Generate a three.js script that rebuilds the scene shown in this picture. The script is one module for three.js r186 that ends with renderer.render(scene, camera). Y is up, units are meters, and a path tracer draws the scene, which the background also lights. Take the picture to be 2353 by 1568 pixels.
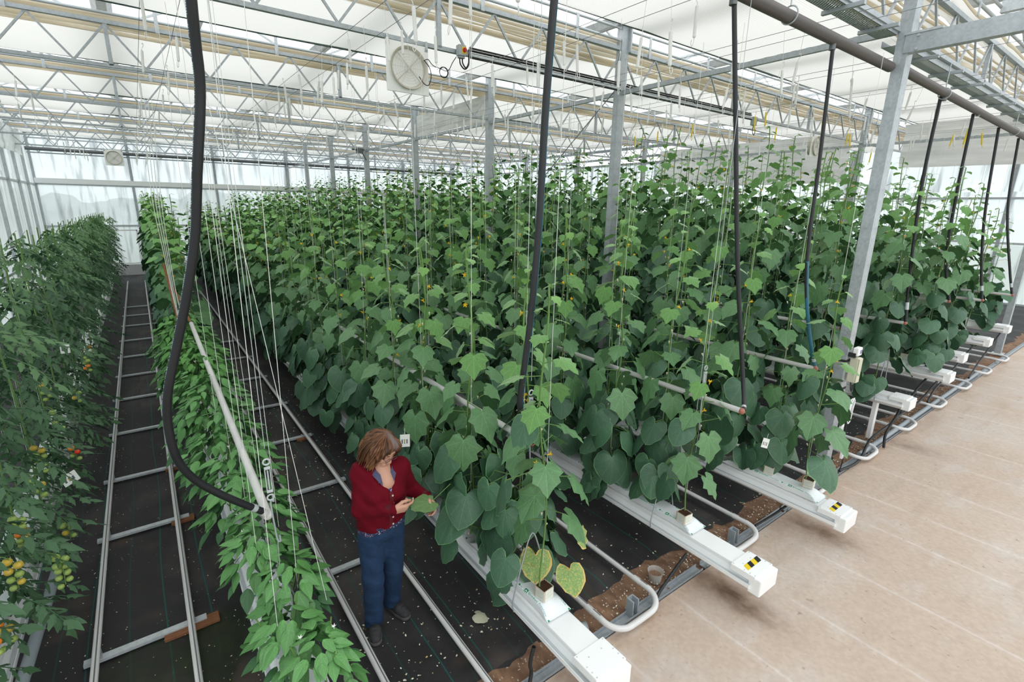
import * as THREE from 'three';
import { mergeGeometries, toCreasedNormals } from 'three/addons/utils/BufferGeometryUtils.js';
import { RoundedBoxGeometry } from 'three/addons/geometries/RoundedBoxGeometry.js';
import { MarchingCubes } from 'three/addons/objects/MarchingCubes.js';

// ---------------------------------------------------------------- camera, sky, exposure
const scene = new THREE.Scene();
const camera = new THREE.PerspectiveCamera(69.212, 2353 / 1568, 0.05, 300);
camera.position.set(0, 3.15, 0);
camera.rotation.set(-0.261862, -0.637933, 0.016322, 'YXZ');
scene.background = new THREE.Color(0.965, 0.985, 1.0);      // even overcast sky
scene.backgroundIntensity = 1.0;
const renderer = new THREE.WebGLRenderer({ antialias: true });
renderer.toneMapping = THREE.LinearToneMapping;
renderer.toneMappingExposure = 2.05;
renderer.shadowMap.enabled = true;

// ---------------------------------------------------------------- helpers
const V = (x, y, z) => new THREE.Vector3(x, y, z);
function rng(seed) { let s = seed | 0; return () => { s = (s + 0x6d2b79f5) | 0; let t = Math.imul(s ^ (s >>> 15), 1 | s); t = (t + Math.imul(t ^ (t >>> 7), 61 | t)) ^ t; return ((t ^ (t >>> 14)) >>> 0) / 4294967296; }; }
const used = new Map();
function numbered(n) { const k = (used.get(n) ?? -1) + 1; used.set(n, k); return k ? n + '_' + String(k).padStart(3, '0') : n; }
function tag(o, label, category, group) { o.userData = { label, category }; if (group) o.userData.group = group; return o; }
function lit(o) { o.castShadow = o.receiveShadow = true; return o; }
function thing(name, label, category, pos = [0, 0, 0], turn = 0, group) {
  const o = new THREE.Group(); o.name = numbered(name); scene.add(o); o.position.set(...pos); o.rotation.y = turn; return tag(o, label, category, group);
}
function part(name, geo, mat, parent) { const m = lit(new THREE.Mesh(Array.isArray(geo) ? mg(geo) : geo, mat)); m.name = name; parent.add(m); return m; }
function single(name, geo, mat, label, category, group) { const m = part(numbered(name), geo, mat, scene); return tag(m, label, category, group); }
function struct(name, geo, mat, parent = scene) { const m = part(parent === scene ? numbered(name) : name, geo, mat, parent); if (parent === scene) m.userData.kind = 'structure'; return m; }
function structGroup(name, label) { const o = new THREE.Group(); o.name = numbered(name); scene.add(o); o.userData = { kind: 'structure', label }; return o; }
function indexed(g) { if (g.index) return g; const n = g.attributes.position.count, i = new Uint32Array(n); for (let k = 0; k < n; k++) i[k] = k; g.setIndex(new THREE.BufferAttribute(i, 1)); return g; }
function mg(list) {
  const keep = list.map((g) => { g = indexed(g); for (const k of Object.keys(g.attributes)) if (!['position', 'normal', 'uv', 'color'].includes(k)) g.deleteAttribute(k); if (!g.attributes.uv) g.setAttribute('uv', new THREE.BufferAttribute(new Float32Array(g.attributes.position.count * 2), 2)); g.clearGroups(); return g; });
  return keep.length === 1 ? keep[0] : mergeGeometries(keep, false);
}
function bx(w, h, d, x = 0, y = 0, z = 0, ry = 0, rx = 0, rz = 0) {
  const g = new THREE.BoxGeometry(w, h, d); boxUV(g, w, h, d);
  if (rx) g.rotateX(rx); if (rz) g.rotateZ(rz); if (ry) g.rotateY(ry); return g.translate(x, y, z);
}
function boxUV(g, w, h, d) { const uv = g.attributes.uv, n = g.attributes.normal; for (let i = 0; i < uv.count; i++) { const nx = Math.abs(n.getX(i)), ny = Math.abs(n.getY(i)); uv.setXY(i, uv.getX(i) * (nx > .5 ? d : w), uv.getY(i) * (ny > .5 ? d : h)); } }
function rb(w, h, d, r, x = 0, y = 0, z = 0, seg = 2) { return new RoundedBoxGeometry(w, h, d, seg, r).translate(x, y, z); }
function rod(a, b, r, seg = 8, r2 = r) {      // cylinder between two points
  const A = V(...a), B = V(...b), d = B.clone().sub(A), L = d.length(), g = new THREE.CylinderGeometry(r2, r, L, seg, 1);
  g.translate(0, L / 2, 0); g.applyQuaternion(new THREE.Quaternion().setFromUnitVectors(V(0, 1, 0), d.normalize())); return g.translate(A.x, A.y, A.z);
}
function bar(a, b, w, h) {        // rectangular bar between two points, h upright
  const A = V(...a), B = V(...b), d = B.clone().sub(A), L = d.length(), g = new THREE.BoxGeometry(w, h, L); boxUV(g, w, h, L);
  const m = new THREE.Matrix4().lookAt(B, A, Math.abs(d.y) / L > .99 ? V(0, 0, 1) : V(0, 1, 0)); g.applyMatrix4(m); const c = A.add(B).multiplyScalar(.5); return g.translate(c.x, c.y, c.z);
}
function tube(pts, r, seg = 24, rad = 7, closed = false, tension) {
  const c = new THREE.CatmullRomCurve3(pts.map((p) => V(...p)), closed, tension ? 'catmullrom' : 'centripetal', tension); return new THREE.TubeGeometry(c, seg, r, rad, closed);
}
function extrude(poly, len, opts = {}) { // polygon in x,y, extruded along +z from 0 to len
  const s = new THREE.Shape(poly.map((p) => new THREE.Vector2(...p))); return new THREE.ExtrudeGeometry(s, { depth: len, bevelEnabled: false, ...opts });
}
function quad(a, b, c, d, uv = [0, 0, 1, 0, 1, 1, 0, 1]) { const g = new THREE.BufferGeometry(); g.setAttribute('position', new THREE.Float32BufferAttribute([...a, ...b, ...c, ...d], 3)); g.setAttribute('uv', new THREE.Float32BufferAttribute(uv, 2)); g.setIndex([0, 1, 2, 0, 2, 3]); g.computeVertexNormals(); return g; }
function grid(nu, nv, f, fuv) {   // surface f(u,v) -> [x,y,z], with uv
  const p = [], t = [], idx = [];
  for (let j = 0; j <= nv; j++) for (let i = 0; i <= nu; i++) { const u = i / nu, v = j / nv; p.push(...f(u, v)); t.push(...(fuv ? fuv(u, v) : [u, v])); }
  for (let j = 0; j < nv; j++) for (let i = 0; i < nu; i++) { const a = j * (nu + 1) + i, b = a + 1, c = a + nu + 1, d = c + 1; idx.push(a, b, d, a, d, c); }
  const g = new THREE.BufferGeometry(); g.setAttribute('position', new THREE.Float32BufferAttribute(p, 3)); g.setAttribute('uv', new THREE.Float32BufferAttribute(t, 2)); g.setIndex(idx); g.computeVertexNormals(); return g;
}
// value noise
const hash = (x, y, z = 0) => { let h = Math.imul(x, 374761393) ^ Math.imul(y, 668265263) ^ Math.imul(z, 2147483647 ^ 0x5bd1e995); h = Math.imul(h ^ (h >>> 13), 1274126177); return ((h ^ (h >>> 16)) >>> 0) / 4294967296; };
const sm = (t) => t * t * (3 - 2 * t);
const NT = new Float32Array(65536); for (let i = 0; i < 65536; i++) NT[i] = hash(i & 255, i >> 8, 3);
function noise(x, y, per = 0) { let xi = Math.floor(x), yi = Math.floor(y); const tx = x - xi, ty = y - yi, fx = tx * tx * (3 - 2 * tx), fy = ty * ty * (3 - 2 * ty); let x1 = xi + 1, y1 = yi + 1; if (per) { xi = ((xi % per) + per) % per; yi = ((yi % per) + per) % per; x1 = ((x1 % per) + per) % per; y1 = ((y1 % per) + per) % per; } xi &= 255; x1 &= 255; yi = (yi & 255) << 8; y1 = (y1 & 255) << 8; const a = NT[yi + xi], b = NT[yi + x1], c = NT[y1 + xi], d = NT[y1 + x1]; return a + (b - a) * fx + (c - a) * fy + (a - b - c + d) * fx * fy; }
function fbm(x, y, o = 4, per = 0) { let s = 0, a = .5, n = 0; for (let i = 0; i < o; i++) { s += a * noise(x + i * 17.3 * (per ? 0 : 1), y, per); n += a; a *= .5; x *= 2; y *= 2; per *= 2; } return s / n; }
const mixc = (a, b, t) => [a[0] + (b[0] - a[0]) * t, a[1] + (b[1] - a[1]) * t, a[2] + (b[2] - a[2]) * t];
const clamp = THREE.MathUtils.clamp, sstep = THREE.MathUtils.smoothstep;
function dataTex(w, h, f, srgb = true, rep) {  // f(x,y in 0..1) -> [r,g,b] 0..255 (v up)
  const d = new Uint8Array(w * h * 4); for (let j = 0; j < h; j++) for (let i = 0; i < w; i++) { const c = f((i + .5) / w, (j + .5) / h), o = (j * w + i) * 4; d[o] = c[0]; d[o + 1] = c[1]; d[o + 2] = c[2]; d[o + 3] = 255; }
  const t = new THREE.DataTexture(d, w, h, THREE.RGBAFormat); t.magFilter = THREE.LinearFilter; t.minFilter = THREE.LinearFilter; if (srgb) t.colorSpace = THREE.SRGBColorSpace; t.wrapS = t.wrapT = THREE.RepeatWrapping; if (rep) t.repeat.set(...rep); t.needsUpdate = true; return t;
}
function canvasTex(w, h, draw, rep) { const c = document.createElement('canvas'); c.width = w; c.height = h; draw(c.getContext('2d'), w, h); const t = new THREE.CanvasTexture(c); t.colorSpace = THREE.SRGBColorSpace; t.wrapS = t.wrapT = THREE.RepeatWrapping; t.magFilter = THREE.LinearFilter; if (rep) t.repeat.set(...rep); return t; }
const M = {};
function std(name, color, roughness = .6, o = {}) { const m = new THREE.MeshPhysicalMaterial({ color, roughness, ...o }); m.name = name; m.side = THREE.DoubleSide; M[name] = m; return m; }
const lin = (r, g, b) => new THREE.Color().setRGB(r, g, b);

// ---------------------------------------------------------------- materials
const grainTex = dataTex(256, 256, (x, y) => { const n = fbm(x * 24, y * 24, 3, 24) * .5 + fbm(x * 6, y * 6, 3, 6) * .5, v = 222 + 50 * (n - .5); return [v, v, v]; });
const rtex = (t, a, b) => { const c = t.clone(); c.repeat.set(a, b); c.needsUpdate = true; return c; };
std('galvanised', lin(.6, .645, .69), .42, { metalness: .35, map: rtex(grainTex, 2.5, 2.5) });
std('galvanisedPale', lin(.72, .765, .8), .45, { metalness: .25, map: rtex(grainTex, 2.5, 2.5) });
std('darkSteel', lin(.16, .17, .18), .5, { metalness: .5 });
std('rustPipe', lin(.16, .14, .14), .55, { metalness: .2, map: rtex(grainTex, 3, 3) });
std('whitePaint', lin(.92, .92, .92), .4);
std('gutterWhite', lin(.9, .91, .92), .38);
std('gutterGrey', lin(.5, .53, .55), .45);
std('plasticWhite', lin(.92, .92, .92), .35);
std('black', lin(.012, .013, .015), .45);
std('blackMatt', lin(.02, .02, .021), .7);
std('greyPlastic', lin(.30, .34, .37), .5);
std('greyBox', lin(.42, .46, .48), .45);
std('beige', lin(.62, .6, .47), .5);
std('red', lin(.55, .03, .02), .35);
std('yellow', lin(.85, .62, .02), .5);
std('orangeWood', lin(.42, .17, .07), .8, { map: rtex(dataTex(128, 128, (x, y) => { const v = 190 + 110 * (fbm(x * 4, y * 40, 3) - .5); return [v, v, v]; }), 3, 3) });
std('brass', lin(.35, .13, .09), .45);
std('string', lin(.8, .8, .78), .8);
std('wire', lin(.25, .26, .27), .5, { metalness: .4 });
std('hook', lin(.85, .85, .84), .5);
std('hoseBlue', lin(.02, .13, .2), .45);
std('glass', lin(.97, .985, .98), .02, { transmission: 1, thickness: 0, ior: 1.2 });
std('screen', lin(.97, .95, .925), 1, { transmission: .66, thickness: 0, ior: 1.05, map: dataTex(64, 256, (x, y) => { const v = 236 + 18 * Math.sin(y * Math.PI * 2 * 32) * .4 + 22 * (fbm(x * 2, y * 48, 3, 2) - .5); return [v, v, v - 2]; }, true, [.5, 1.0]) });
std('foldedScreen', lin(.85, .765, .62), 1, { transmission: .6, thickness: 0, ior: 1.05 });
std('curtain', lin(.97, .97, .96), 1, { transmission: .78, thickness: 0, ior: 1.05, map: dataTex(256, 256, (x, y) => { const v = 232 + 50 * (fbm(x * 3, y * 14, 4) - .5); return [v, v, v]; }, true, [.35, .35]) });
std('wallPanel', lin(.95, .97, .98), .9, { transmission: .93, thickness: 0, ior: 1.15, map: dataTex(512, 256, (x, y) => { const s = fbm(x * 60, y * 3, 4, 0), d = fbm(x * 8, y * 6, 3), v = 244 - 75 * clamp((s - .5) * 2.4, 0, 1) - 20 * d; return [v - 6, v, v + 3]; }, true, [.12, .25]) });
// ---------------------------------------------------------------- the setting
const X0 = 6.41, BAY = 3.2, ZC = (k) => -2.22 - 3.68 * k, XL = -3.15, XR = 25.6, ZB = -28.25, ZF = 3.6, PITCH = 1.5554, AX = -0.383;
const PATH_Z = -2.0;

// ground outside
struct('ground_outside', bx(160, .2, 160, 10, -.6, -10), std('field', lin(.16, .2, .1), .95));

// concrete path: one slab near, one far, colour with trowel lines, dust and dark brown patches below the gutter ends
const LINES = [.9, 1.65, 2.42, 3.22, 4.0, 4.8, 5.74, 6.36, 7.2, 8.1, 8.9, 9.7, 10.5, 11.3, 12.1, 12.9, 13.8, 14.6, 15.4, 16.3, 17.2, 18, 19, 20, 21];
function concrete(x, z) {
  const big = fbm(x * .7 + 3, z * 1.1 + 9, 4), mid = fbm(x * 3 + 1, z * 5, 4), fine = fbm(x * 40, z * 40, 3), spots = noise(x * 31, z * 31);
  let c = mixc([207, 191, 176], [202, 182, 164], sstep(big, .4, .7)); c = mixc(c, [210, 202, 195], sstep(mid, .5, .75) * .35);
  const warp = x + .05 * (fbm(z * 1.1, x * .2, 3) - .5);
  for (const L of LINES) { const d = Math.abs(warp - L); if (d > .16) continue; const on = sstep(fbm(z * 2 + L * 7, L, 3), .3, .55); c = mixc(c, [226, 217, 209], Math.exp(-((d / .012) ** 2)) * .5 * on + Math.exp(-((d / .05) ** 2)) * .16); }
  const edge = 1 - sstep(z, -2.0, -1.6); c = mixc(c, [186, 154, 128], edge * .45 * sstep(mid, .3, .6));
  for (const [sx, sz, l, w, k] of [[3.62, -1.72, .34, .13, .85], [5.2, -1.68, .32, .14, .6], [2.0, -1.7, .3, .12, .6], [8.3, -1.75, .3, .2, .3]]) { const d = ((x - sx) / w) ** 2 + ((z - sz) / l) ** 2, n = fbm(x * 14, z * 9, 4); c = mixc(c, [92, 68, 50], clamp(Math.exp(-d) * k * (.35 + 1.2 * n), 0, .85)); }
  if (spots > .93) c = mixc(c, [120, 100, 84], (spots - .93) * 7); const tr = fbm(x * 1.2 + 40, z * 6, 3); c = mixc(c, [182, 163, 145], sstep(tr, .58, .8) * .3);
  const v = (fine - .5) * 22; return c.map((q) => clamp(q + v, 0, 255));
}
const NX0 = -1, NX1 = 11;
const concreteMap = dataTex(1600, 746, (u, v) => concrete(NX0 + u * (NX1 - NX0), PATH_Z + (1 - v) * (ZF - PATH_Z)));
const concreteFar = dataTex(640, 246, (u, v) => concrete(NX1 + u * (XR - NX1), PATH_Z + (1 - v) * (ZF - PATH_Z)));
const fineBump = dataTex(256, 256, (x, y) => { const v = 255 * fbm(x * 32, y * 32, 4, 32); return [v, v, v]; }, false, [3, 3]);
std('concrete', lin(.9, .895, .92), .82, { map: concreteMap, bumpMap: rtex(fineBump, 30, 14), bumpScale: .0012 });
std('concreteFar', lin(.9, .895, .92), .85, { map: rtex(concreteFar, 1, 1) });
{
  const slab = (xa, xb, mat, name, uvf) => { const g = [grid(1, 1, (u, v) => [xa + u * (xb - xa), 0, PATH_Z + v * (ZF - PATH_Z)], uvf)], fr = bx(xb - xa, .3, .06, (xa + xb) / 2, -.152, PATH_Z + .032); g[0].index.array.reverse(); g[0].computeVertexNormals(); return struct(name, mg([g[0], fr]), mat); };
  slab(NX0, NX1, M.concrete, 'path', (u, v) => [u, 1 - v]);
  slab(NX1, XR, M.concreteFar, 'path', (u, v) => [u, 1 - v]);
  slab(-6, NX0, M.concreteFar, 'path', (u, v) => [u * 1.4, v * 1.4]);
}
// soil strip beside the path
const soilTex = dataTex(512, 256, (x, y) => { const n = fbm(x * 20, y * 10, 5, 20), w = noise(x * 90, y * 45); let c = mixc([100, 74, 58], [176, 138, 110], n); if (w > .86) c = mixc(c, [214, 205, 190], .8); return c; }, true);
std('soil', lin(.9, .9, .9), .95, { map: soilTex });
struct('soil_strip', grid(220, 10, (u, v) => { const x = -3.1 + u * 28.6, z = -2.75 + v * .76; return [x, -.075 + .07 * fbm(x * 5, z * 6, 4) - (v > .9 ? .015 : 0), z]; }, (u, v) => [u * 28, v * .8]).rotateX(0), M.soil);
scene.children[scene.children.length - 1].geometry.index.array.reverse(); scene.children[scene.children.length - 1].geometry.computeVertexNormals();

// woven ground cover, black, with green marker threads
function fabric(x, z, algae) {
  const weave = .5 + .25 * Math.sin(x * 1400) * Math.sin(z * 1400), dust = fbm(x * 1.7 + 5, z * 1.3 + 2, 5), d2 = fbm(x * 5, z * 4 + 8, 4), sp = hash(Math.floor(x * 160), Math.floor(z * 160), 5);
  let c = mixc([31, 29, 31], [46, 44, 45], weave * .5 + .3 * d2); c = mixc(c, [88, 82, 80], sstep(dust, .42, .75) * .9 * d2); c = mixc(c, [80, 64, 52], sstep(fbm(x * 2 + 31, z * 2, 4), .6, .82) * .6);
  const warp = x + .012 * Math.sin(z * 2.1 + x * 3) + .02 * (fbm(z * .8, x, 2) - .5);
  for (const [L, k] of [[.03, 1], [.26, .35], [.42, 1], [.66, .5], [.83, .9], [1.07, .5], [1.3, 1], [1.45, .3]]) { let q = ((warp - L) % PITCH + PITCH) % PITCH; q = Math.min(q, PITCH - q); c = mixc(c, [12, 104, 92], Math.exp(-((q / .0042) ** 2)) * .95 * k); }
  if (algae) {
    for (const [ax, az, w, l, k] of [[.02, -3.62, .26, .42, 1], [-.4, -3.75, .28, .26, .6], [-.25, -3.3, .2, .3, .5]]) { const e = ((x - ax) / w) ** 2 + ((z - az) / l) ** 2 + (fbm(x * 6, z * 6, 4) - .5) * 1.4; c = mixc(c, mixc([14, 20, 9], [38, 52, 18], fbm(x * 12, z * 12, 3)), (1 - sstep(e, .6, 1.1)) * .85 * k); }
  }
  if (sp > .9985) c = [190, 180, 165]; return c;
}
const FX0 = -3.1, FX1 = 2.0;
const fabNear = dataTex(1020, 1220, (u, v) => fabric(FX0 + u * (FX1 - FX0), -8.4 + v * 6.1, true));
const fabFar = dataTex(384, 768, (u, v) => fabric(u * PITCH + AX + PITCH * 4, v * 4 - 30, false));
std('groundCover', lin(1, 1, 1), .72, { map: fabNear, bumpMap: rtex(fineBump, 20, 24), bumpScale: .002 });
std('groundCoverFar', lin(1, 1, 1), .72, { map: fabFar });
const edgeZ = (x) => -2.3 + .16 * (fbm(x * 1.6 + 4, 7, 3) - .5) + .1 * (fbm(x * 7, 3, 2) - .5) - .1 * Math.exp(-(((x - 3.0) / .5) ** 2)) + .12 * Math.exp(-(((x - .9) / .9) ** 2)) ;
const fabY = (x, z) => .012 * (fbm(x * 2.4, z * 2.4, 3) - .5) + .01 * (fbm(x * 7, z * 5, 2) - .5) - .012;
const flip = (g) => { g.index.array.reverse(); g.computeVertexNormals(); return g; };
struct('floor', flip(grid(120, 120, (u, v) => { const x = FX0 + u * (FX1 - FX0), ze = edgeZ(x), z = -8.4 + v * (ze + 8.4); return [x, fabY(x, z) - (v > .985 ? .03 : 0), z]; }, (u, v) => { const x = FX0 + u * (FX1 - FX0), z = -8.4 + v * (edgeZ(x) + 8.4); return [u, (z + 8.4) / 6.1]; })), M.groundCover);
struct('floor', flip(grid(150, 40, (u, v) => { const x = FX1 + u * (XR - FX1), z = -8.4 + v * (edgeZ(x) + 8.4); return [x, fabY(x, z) - (v > .985 ? .03 : 0), z]; }, (u, v) => { const x = FX1 + u * (XR - FX1), z = -8.4 + v * (edgeZ(x) + 8.4); return [(x - AX) / PITCH, z / 4]; })), M.groundCoverFar);
struct('floor', flip(grid(12, 12, (u, v) => { const x = FX0 + u * (XR - FX0), z = ZB + v * (-8.4 - ZB); return [x, v > .99 ? fabY(x, z) : -.012, z]; }, (u, v) => [(FX0 + u * (XR - FX0) - AX) / PITCH, (ZB + v * (-8.4 - ZB)) / 4])), M.groundCoverFar);

// steel channel along the edge of the path, in lengths, with the short posts that carry the rails' ends
for (const [a, b] of [[-3, 2.1], [2.16, 3.7], [3.76, 5.25], [5.3, 7.6], [7.65, 10.5], [10.55, 15], [15.05, 22]]) struct('trim', mg([bx(b - a, .012, .07, (a + b) / 2, -.03, -2.05), bx(b - a, .045, .006, (a + b) / 2, -.01, -2.014), bx(b - a, .04, .006, (a + b) / 2, -.01, -2.086)]), M.galvanised);

// columns of the greenhouse
function column(x, z, h, w = .14, d = .1) { return struct('column', [extrude([[-w / 2, -d / 2], [w / 2, -d / 2], [w / 2, d / 2], [-w / 2, d / 2]], h, { bevelEnabled: true, bevelSize: .006, bevelThickness: .001, bevelSegments: 2 }).rotateX(-Math.PI / 2).translate(x, 0, z), bx(w + .1, .012, d + .12, x, .01, z)], M.galvanised); }
for (let k = 0; k <= 7; k++) for (const x of [X0, X0 + 9.6, X0 + 19.2]) { if (x > 20 && k > 2) continue; const c = column(k === 0 && x === X0 ? 6.45 : x, k === 0 && x === X0 ? -2.16 : ZC(k), 5.86); part('cap_plate', bx(.3, .012, .22, x, 5.87, ZC(k)), M.galvanisedPale, c); part('bracket', bx(.03, .34, .2, x + .085, 5.68, ZC(k)), M.galvanisedPale, c); }

// walls: translucent panels between posts
function wallRun(name, p0, p1, n, y0, y1, rails, mat = M.wallPanel, postW = .1, postD = .12) {
  const w = structGroup(name), dx = (p1[0] - p0[0]) / n, dz = (p1[1] - p0[1]) / n, L = Math.hypot(dx, dz), ry = Math.atan2(-dz, dx);
  const ys = [y0, ...rails, y1];
  for (let i = 0; i < n; i++) for (let j = 0; j + 1 < ys.length; j++) {
    const g = quad([-L / 2 + .02, ys[j] + .03, 0], [L / 2 - .02, ys[j] + .03, 0], [L / 2 - .02, ys[j + 1] - .03, 0], [-L / 2 + .02, ys[j + 1] - .03, 0], [i, ys[j], i + L, ys[j], i + L, ys[j + 1], i, ys[j + 1]].map((q) => q));
    const m = part('panel', g, mat, w); m.position.set(p0[0] + dx * (i + .5), 0, p0[1] + dz * (i + .5)); m.rotation.y = ry;
  }
  for (let i = 0; i <= n; i++) { const m = part('post', bx(postW, y1 - y0, postD, 0, (y0 + y1) / 2, 0), name === 'wall_left' ? M.galvanisedPale : M.galvanised, w); m.position.set(p0[0] + dx * i, 0, p0[1] + dz * i); m.rotation.y = ry; }
  for (const y of [y0, ...rails, y1]) { const m = part('rail', bx(L * n, .07, .06, 0, y, 0), M.galvanisedPale, w); m.position.set((p0[0] + p1[0]) / 2, 0, (p0[1] + p1[1]) / 2); m.rotation.y = ry; }
  return w;
}
wallRun('wall_back', [XL, ZB], [XR, ZB], 9, .02, 6.6, [2.15, 3.83]);
wallRun('wall_left', [XL, ZF], [XL, ZB], 17, .02, 6.0, [1.1, 3.8], M.wallPanel, .1, .16);
wallRun('wall_right', [XR, ZF], [XR, ZB], 12, .02, 6.0, [2.2, 3.8]);
wallRun('wall_front', [-6, ZF], [XR, ZF], 12, .02, 6.6, [2.5], M.glass);
wallRun('wall_left', [-6, ZF], [-6, -2.0], 2, .02, 6.0, [2.5], M.glass);
part('foot_strip', bx(28.7, .5, .12, (XL + XR) / 2, .2, ZB + .1), std('duct', lin(.5, .5, .5), .6), scene.getObjectByName('wall_back'));
part('transom_board', bx(28.7, .2, .03, (XL + XR) / 2, 3.95, ZB + .06), M.gutterWhite, scene.getObjectByName('wall_back'));
part('dark_roll', rod([XL, 5.13, ZB + .5], [16, 5.13, ZB + .5], .07, 8), M.darkSteel, scene.getObjectByName('wall_back'));
{ // clear condensation-free windows low in the back wall
  const w = scene.getObjectByName('wall_back'); for (let i = 0; i < 4; i++) part('window_frame', [bx(2.9, .06, .05, -1.55 + i * 3.19, 1.95, ZB + .07), bx(2.9, .06, .05, -1.55 + i * 3.19, .5, ZB + .07), bx(.06, 1.5, .05, -3.0 + i * 3.19, 1.22, ZB + .07), bx(.06, 1.5, .05, -.1 + i * 3.19, 1.22, ZB + .07)], M.whitePaint, w);
}
// hedge outside the back wall, seen through the wet panels
{
  const r = rng(11), gs = [], leaf = new THREE.IcosahedronGeometry(1, 1);
  for (let i = 0; i < 90; i++) { const s = .9 + r() * .7, g = leaf.clone().scale(s * 1.3, s, s); const p = g.attributes.position; for (let k = 0; k < p.count; k++) { const q = .85 + .3 * hash(Math.round(p.getX(k) * 50), Math.round(p.getY(k) * 50), i); p.setXYZ(k, p.getX(k) * q, p.getY(k) * q, p.getZ(k) * q); } g.computeVertexNormals(); gs.push(g.translate(-12 + i * .55 + r(), 1.7 + r() * .6 + .4 * noise(i * .13, 2), -37 - r() * 3)); gs.push(leaf.clone().scale(1.6, 1.9, 1.2).translate(-12 + i * .55, .8, -37)); }
  const h = single('hedge', mg(gs), std('hedge', lin(.2, .26, .21), .95), 'dark green hedge outside, blurred through the wet back wall panels', 'hedge'); h.userData.kind = 'stuff';
}
// ---------------------------------------------------------------- roof: gutters, glass, trusses, purlin pipes, screens
const YC = 5.0, YU = 5.55, RIDGE = 6.75, YG = 5.93, ZR0 = 3.6;
{
  for (let n = -3; n <= 6; n++) { const x = X0 + BAY * n; struct('roof_gutter', extrude([[-.13, .08], [-.11, .08], [-.05, 0], [.05, 0], [.11, .08], [.13, .08], [.06, -.02], [-.06, -.02]], ZR0 - ZB).translate(x, YG, ZB), M.galvanisedPale); }
  for (let n = -3; n < 6; n++) {
    const x = X0 + BAY * n, r = structGroup('roof_span'), L = ZR0 - ZB, hw = BAY / 2 - .1;
    for (const s of [-1, 1]) {
      part('glass_slope', quad([x + BAY / 2 + s * hw, YG + .1, ZB], [x + BAY / 2 + s * hw, YG + .1, ZR0], [x + BAY / 2, RIDGE, ZR0], [x + BAY / 2, RIDGE, ZB]), M.glass, r);
      const bars = []; for (let z = ZB; z <= ZR0; z += 1.84) bars.push(bar([x + BAY / 2 + s * hw, YG + .1, z], [x + BAY / 2, RIDGE, z], .028, .035)); part('glazing_bars', bars, M.galvanisedPale, r).userData.kind = 'stuff';
    }
    part('ridge', bx(.07, .06, L, x + BAY / 2, RIDGE, (ZB + ZR0) / 2), M.galvanisedPale, r);
  }
  struct('wall_left', quad([XL - .05, 5.95, ZB], [XL - .05, 5.95, ZF], [XL - .05, 6.05, ZF], [XL - .05, 6.05, ZB]), M.galvanisedPale);
}
// trusses across the house
const webD = bar([0, YC + .02, 0], [.4, YU - .02, 0], .02, .026), webU = bar([0, YU - .02, 0], [.4, YC + .02, 0], .02, .026), king = bx(.05, YU - YC, .05, 0, (YC + YU) / 2, 0), flatHanger = bx(.05, .32, .012, 0, 5.67, .04);
for (let k = 0; k <= 7; k++) {
  const z = ZC(k), t = structGroup('roof_truss'), xa = XL, xb = k < 3 ? XR : 16.2, first = k === 0, yc = first ? 4.93 : YC, yu = first ? 5.42 : YU;
  const xs = first ? 6.5 : xa;
  part('lower_chord', bx(xb - xa, .045, .05, (xa + xb) / 2, yc, z), M.galvanised, t);
  part('upper_chord', bx(xb - xa, .05, .06, (xa + xb) / 2, yu, z), M.galvanised, t);
  part('purlin_pipe', rod([xa, 5.66, z + .02], [xb, 5.66, z + .02], .021, 8), M.galvanisedPale, t);
  part('purlin_pipe', rod([xa, 5.82, z + .02], [xb, 5.82, z + .02], .019, 8), M.galvanisedPale, t);
  for (let i = 0; X0 - 9.6 + i * .8 < xb - .1; i++) { const x = X0 - 9.6 + i * .8; for (const [g, dx] of [[webU, 0], [webD, .4]]) { const m = part('web_bar', g, M.galvanised, t); m.position.set(x + dx + (g === webU ? -.0 : 0), first ? -.1 : 0, z); } }
  for (let x = X0 - 9.6; x < xb; x += BAY) if (Math.abs((x - X0) % 9.6) > .1) part('king_post', king, M.galvanised, t).position.set(x, first ? -.1 : 0, z);
  for (let x = X0 - 9.0; x < xb; x += 1.6) part('hanger_plate', flatHanger, M.galvanisedPale, t).position.set(x, 0, z);
}
// beams along the column line, and the heavy beam over the path
for (const x of [X0, X0 + 9.6]) {
  const b = structGroup('roof_beam'); part('rail', bx(.05, .06, 26, x + .0, 4.93, -15.2), M.galvanised, b);
  const slots = []; for (let z = -2.6; z > -16; z -= .16) slots.push(bx(.03, .004, .06, x, 4.963, z)); part('slots', slots, M.darkSteel, b).userData.kind = 'stuff';
}
for (const x of [X0, X0 + 9.6]) { const b = structGroup('roof_beam'); part('beam', bx(.1, .16, 5.72, x, 4.78, .72), M.galvanised, b); part('flange', bx(.12, .02, .3, x, 4.87, -2.0), M.galvanisedPale, b); for (const y of [4.72, 4.84]) part('bolt', rod([x - .07, y, -2.03], [x + .07, y, -2.03], .012, 8), M.galvanisedPale, b); }
// upper beam over the path at roof gutter height
struct('roof_beam', [bx(.1, .14, 5.8, X0 + 3.2, 5.82, .7), bx(.08, .12, 5.8, X0 + 6.4, 5.82, .7)], M.galvanisedPale);

std('barGreen', lin(.1, .14, .13), .5);
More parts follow.
